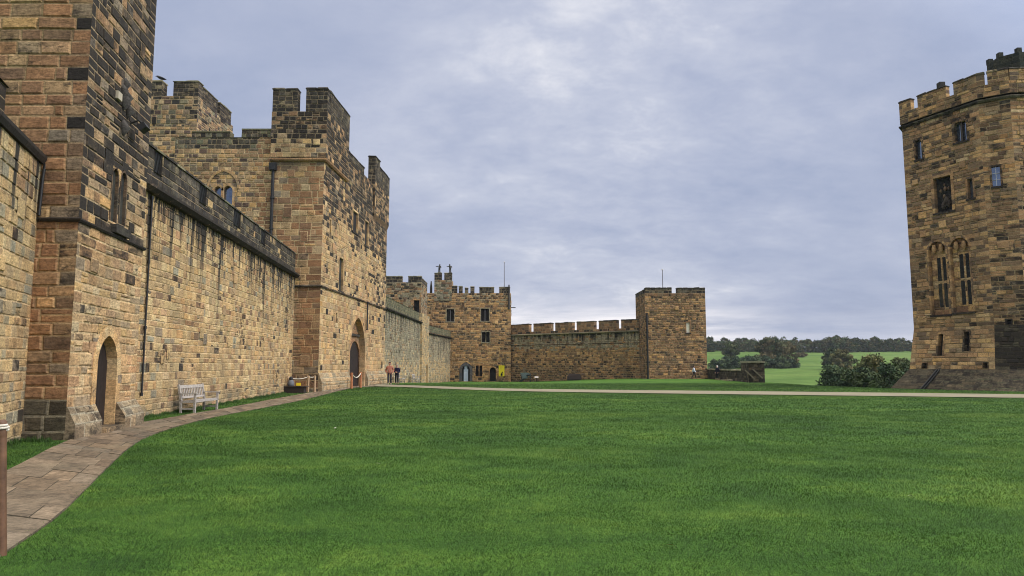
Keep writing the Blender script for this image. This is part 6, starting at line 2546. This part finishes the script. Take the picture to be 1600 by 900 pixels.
# far wood along the skyline: one mass
rw_ = random.Random(77)
parts_v, parts_c = [], []
C_WOOD = [(58, 72, 46), (66, 74, 46), (76, 72, 46), (54, 68, 48), (78, 74, 46)]
wood_protos = [crown_mesh('wood', 200 + k, 12.5, 5.2, 0.2, C_WOOD if k % 2 else C_WOOD[:3], 650, .62, 34) for k in range(7)]
arrs = []
for me in wood_protos:
    v_ = np.empty(len(me.vertices) * 3, np.float32)
    me.vertices.foreach_get('co', v_)
    c_ = np.empty(len(me.loops) * 4, np.float32)
    me.color_attributes['col'].data.foreach_get('color', c_)
    arrs.append((v_.reshape(-1, 3), c_.reshape(-1, 4)))
for k in range(420):
    X = rw_.uniform(60, 420)
    Y = rw_.choice((500, 508, 516, 526, 540)) + rw_.uniform(-4, 4)
    v_, c_ = arrs[rw_.randrange(7)]
    sc = .74 * rw_.choice((.7, .8, .9, 1.0, 1.15)) * rw_.uniform(.85, 1.1) * (1 + .22 * noise.noise(Vector((X * .02, 0, 5))))
    an = rw_.uniform(0, 6.28)
    ca, sa = math.cos(an), math.sin(an)
    w = v_ * np.array([sc * 1.15, sc * 1.15, sc], np.float32)
    w = np.stack([w[:, 0] * ca - w[:, 1] * sa + X, w[:, 0] * sa + w[:, 1] * ca + Y, w[:, 2] + gz(X, Y) - .3], 1)
    parts_v.append(w)
    cc = c_.copy()
    cc[:, :3] *= rw_.uniform(.75, 1.2)
    parts_c.append(cc)
V_ = np.concatenate(parts_v).astype(np.float32)
C_ = np.concatenate(parts_c).astype(np.float32)
nq = len(V_) // 4
me = bpy.data.meshes.new('far_wood')
me.vertices.add(len(V_)); me.vertices.foreach_set('co', V_.ravel())
me.loops.add(len(V_)); me.loops.foreach_set('vertex_index', np.arange(len(V_), dtype=np.int32))
me.polygons.add(nq); me.polygons.foreach_set('loop_start', np.arange(0, len(V_), 4, dtype=np.int32)); me.polygons.foreach_set('loop_total', np.full(nq, 4, np.int32))
at = me.color_attributes.new('col', 'FLOAT_COLOR', 'CORNER')
at.data.foreach_set('color', C_.ravel())
me.update(calc_edges=True)
me.materials.append(M_LEAF)
for w in wood_protos:
    bpy.data.meshes.remove(w)
o = bpy.data.objects.new('far_wood', me)
COL.objects.link(o)
tag(o, 'long dark wood along the skyline beyond the pasture', 'wood', kind='stuff')

# =================================================================== SKY AND LIGHT
SUN_AZ, SUN_EL = R(108), R(40)      # clockwise from +Y (north): the light comes from the right and a little behind
w = bpy.data.worlds.new('World')
SC.world = w
w.use_nodes = True
nt = w.node_tree
nt.nodes.clear()
outw = nt.nodes.new('ShaderNodeOutputWorld')
sky = nt.nodes.new('ShaderNodeTexSky')
sky.sky_type = 'NISHITA'
sky.sun_disc = False
sky.sun_elevation = SUN_EL
sky.sun_rotation = SUN_AZ
sky.air_density = 1.5
sky.dust_density = 2.0
bg1 = nt.nodes.new('ShaderNodeBackground')
bg1.inputs[1].default_value = .06
nt.links.new(sky.outputs[0], bg1.inputs[0])
tc = nt.nodes.new('ShaderNodeTexCoord')
d = tc.outputs['Generated']
sep = nt.nodes.new('ShaderNodeSeparateXYZ')
nt.links.new(d, sep.inputs[0])
zc = math_n(nt, 'MAXIMUM', sep.outputs[2], 0.0)
den = math_n(nt, 'ADD', zc, .30)
cmb = nt.nodes.new('ShaderNodeCombineXYZ')
nt.links.new(math_n(nt, 'DIVIDE', sep.outputs[0], den), cmb.inputs[0])
nt.links.new(math_n(nt, 'DIVIDE', sep.outputs[1], den), cmb.inputs[1])
pl = cmb.outputs[0]
nA = noise_n(nt, scaled(nt, pl, (.8, 1.15, 1)), 1.0, 6, .52, .3)
nB = noise_n(nt, scaled(nt, pl, (2.6, 3.6, 1)), 1.0, 9, .62, .4)
nC = noise_n(nt, scaled(nt, pl, (8, 10, 1)), 1.0, 8, .66, .2)


def glow(az, el, lo, hi):
    v = (math.sin(R(az)) * math.cos(R(el)), math.cos(R(az)) * math.cos(R(el)), math.sin(R(el)))
    n = nt.nodes.new('ShaderNodeVectorMath')
    n.operation = 'DOT_PRODUCT'
    nt.links.new(d, n.inputs[0])
    n.inputs[1].default_value = v
    mr = nt.nodes.new('ShaderNodeMapRange')
    mr.interpolation_type = 'SMOOTHSTEP'
    mr.inputs[1].default_value, mr.inputs[2].default_value = math.cos(R(lo)), math.cos(R(hi))
    nt.links.new(n.outputs['Value'], mr.inputs[0])
    return mr.outputs[0]


dens = math_n(nt, 'ADD', math_n(nt, 'MULTIPLY', nA, .70), math_n(nt, 'MULTIPLY', nB, .20))
dens = math_n(nt, 'ADD', dens, math_n(nt, 'MULTIPLY', nC, .10))
gl = glow(9, 18, 24, 0)
brk = math_n(nt, 'ADD', .075, math_n(nt, 'MULTIPLY', math_n(nt, 'SUBTRACT', nC, .48), .17))
dens = math_n(nt, 'ADD', dens, math_n(nt, 'MULTIPLY', gl, brk))
rr_ = ramp(nt, [(.34, (.298, .352, .512)), (.45, (.385, .440, .606)), (.53, (.460, .506, .660)), (.61, (.56, .596, .728)), (.70, (.80, .81, .88))])
nt.links.new(dens, rr_.inputs[0])
cl_ = rr_.outputs[0]
# thin bright break low over the horizon
hz = nt.nodes.new('ShaderNodeMapRange')
hz.interpolation_type = 'SMOOTHSTEP'
hz.inputs[1].default_value, hz.inputs[2].default_value = .105, .035
nt.links.new(sep.outputs[2], hz.inputs[0])
nH = noise_n(nt, scaled(nt, d, (4, 4, 34)), 1.0, 7, .6, .4)
rH = ramp(nt, [(.40, 0.0), (.62, 1.0)])
nt.links.new(nH, rH.inputs[0])
gh = glow(5, 4, 17, 2)
kh = math_n(nt, 'MULTIPLY', math_n(nt, 'MULTIPLY', hz.outputs[0], rH.outputs[0]), math_n(nt, 'ADD', gh, .18), True)
cl_ = mixc(nt, cl_, (1.15, 1.1, 1.1), kh)
zw = nt.nodes.new('ShaderNodeMapRange')
zw.interpolation_type = 'SMOOTHSTEP'
zw.inputs[1].default_value, zw.inputs[2].default_value = .46, .72
nt.links.new(sep.outputs[2], zw.inputs[0])
cl_ = mixc(nt, cl_, (.50, .49, .465), zw.outputs[0])
# overcast sky is brightest overhead; out of view, boosted further to light the walls
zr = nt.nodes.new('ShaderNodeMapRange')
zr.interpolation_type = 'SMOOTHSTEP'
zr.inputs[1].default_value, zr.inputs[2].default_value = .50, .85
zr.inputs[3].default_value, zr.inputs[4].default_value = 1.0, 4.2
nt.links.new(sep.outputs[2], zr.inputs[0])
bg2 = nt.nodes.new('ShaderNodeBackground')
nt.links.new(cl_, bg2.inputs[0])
sb_ = glow(100, 45, 62, 8)  # extra glow added in the unseen sunward sky to light the walls
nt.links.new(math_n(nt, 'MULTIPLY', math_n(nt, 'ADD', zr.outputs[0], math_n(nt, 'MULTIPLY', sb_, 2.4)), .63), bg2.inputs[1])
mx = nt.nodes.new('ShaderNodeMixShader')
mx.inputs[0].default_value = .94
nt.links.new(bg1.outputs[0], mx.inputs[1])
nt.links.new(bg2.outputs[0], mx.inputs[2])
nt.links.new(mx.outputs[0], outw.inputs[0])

sl = bpy.data.lights.new('sun', 'SUN')
sl.energy = 1.3
sl.angle = R(12)
sl.color = (1, .95, .87)
so = bpy.data.objects.new('sun', sl)
COL.objects.link(so)
sdir = Vector((math.sin(SUN_AZ) * math.cos(SUN_EL), math.cos(SUN_AZ) * math.cos(SUN_EL), math.sin(SUN_EL)))
so.rotation_euler = sdir.to_track_quat('Z', 'Y').to_euler()
so.location = (40, -20, 60)

vs = SC.view_settings
vs.view_transform = 'Standard'
vs.look = 'None'
vs.exposure = 0.7
vs.gamma = 1.0
vs.use_curve_mapping = False
SC.cycles.use_denoising = True
SC.cycles.filter_width = 1.05
SC.cycles.max_bounces = 6
SC.cycles.diffuse_bounces = 4

# thin damp air that greys the far wood
mh = bpy.data.materials.new('damp_air')
mh.use_nodes = True
nt = mh.node_tree
nt.nodes.clear()
oh = nt.nodes.new('ShaderNodeOutputMaterial')
pv_ = nt.nodes.new('ShaderNodeVolumePrincipled')
pv_.inputs['Color'].default_value = (.80, .86, .95, 1)
pv_.inputs['Density'].default_value = .00012
nt.links.new(pv_.outputs[0], oh.inputs['Volume'])
m = MB()
m.box((-1000, -260, -30), (3100, 3700, 45), (1, 1, 1))
o = m.build('haze', mh)
tag(o, 'thin damp air over the castle and pasture', 'haze', kind='stuff')
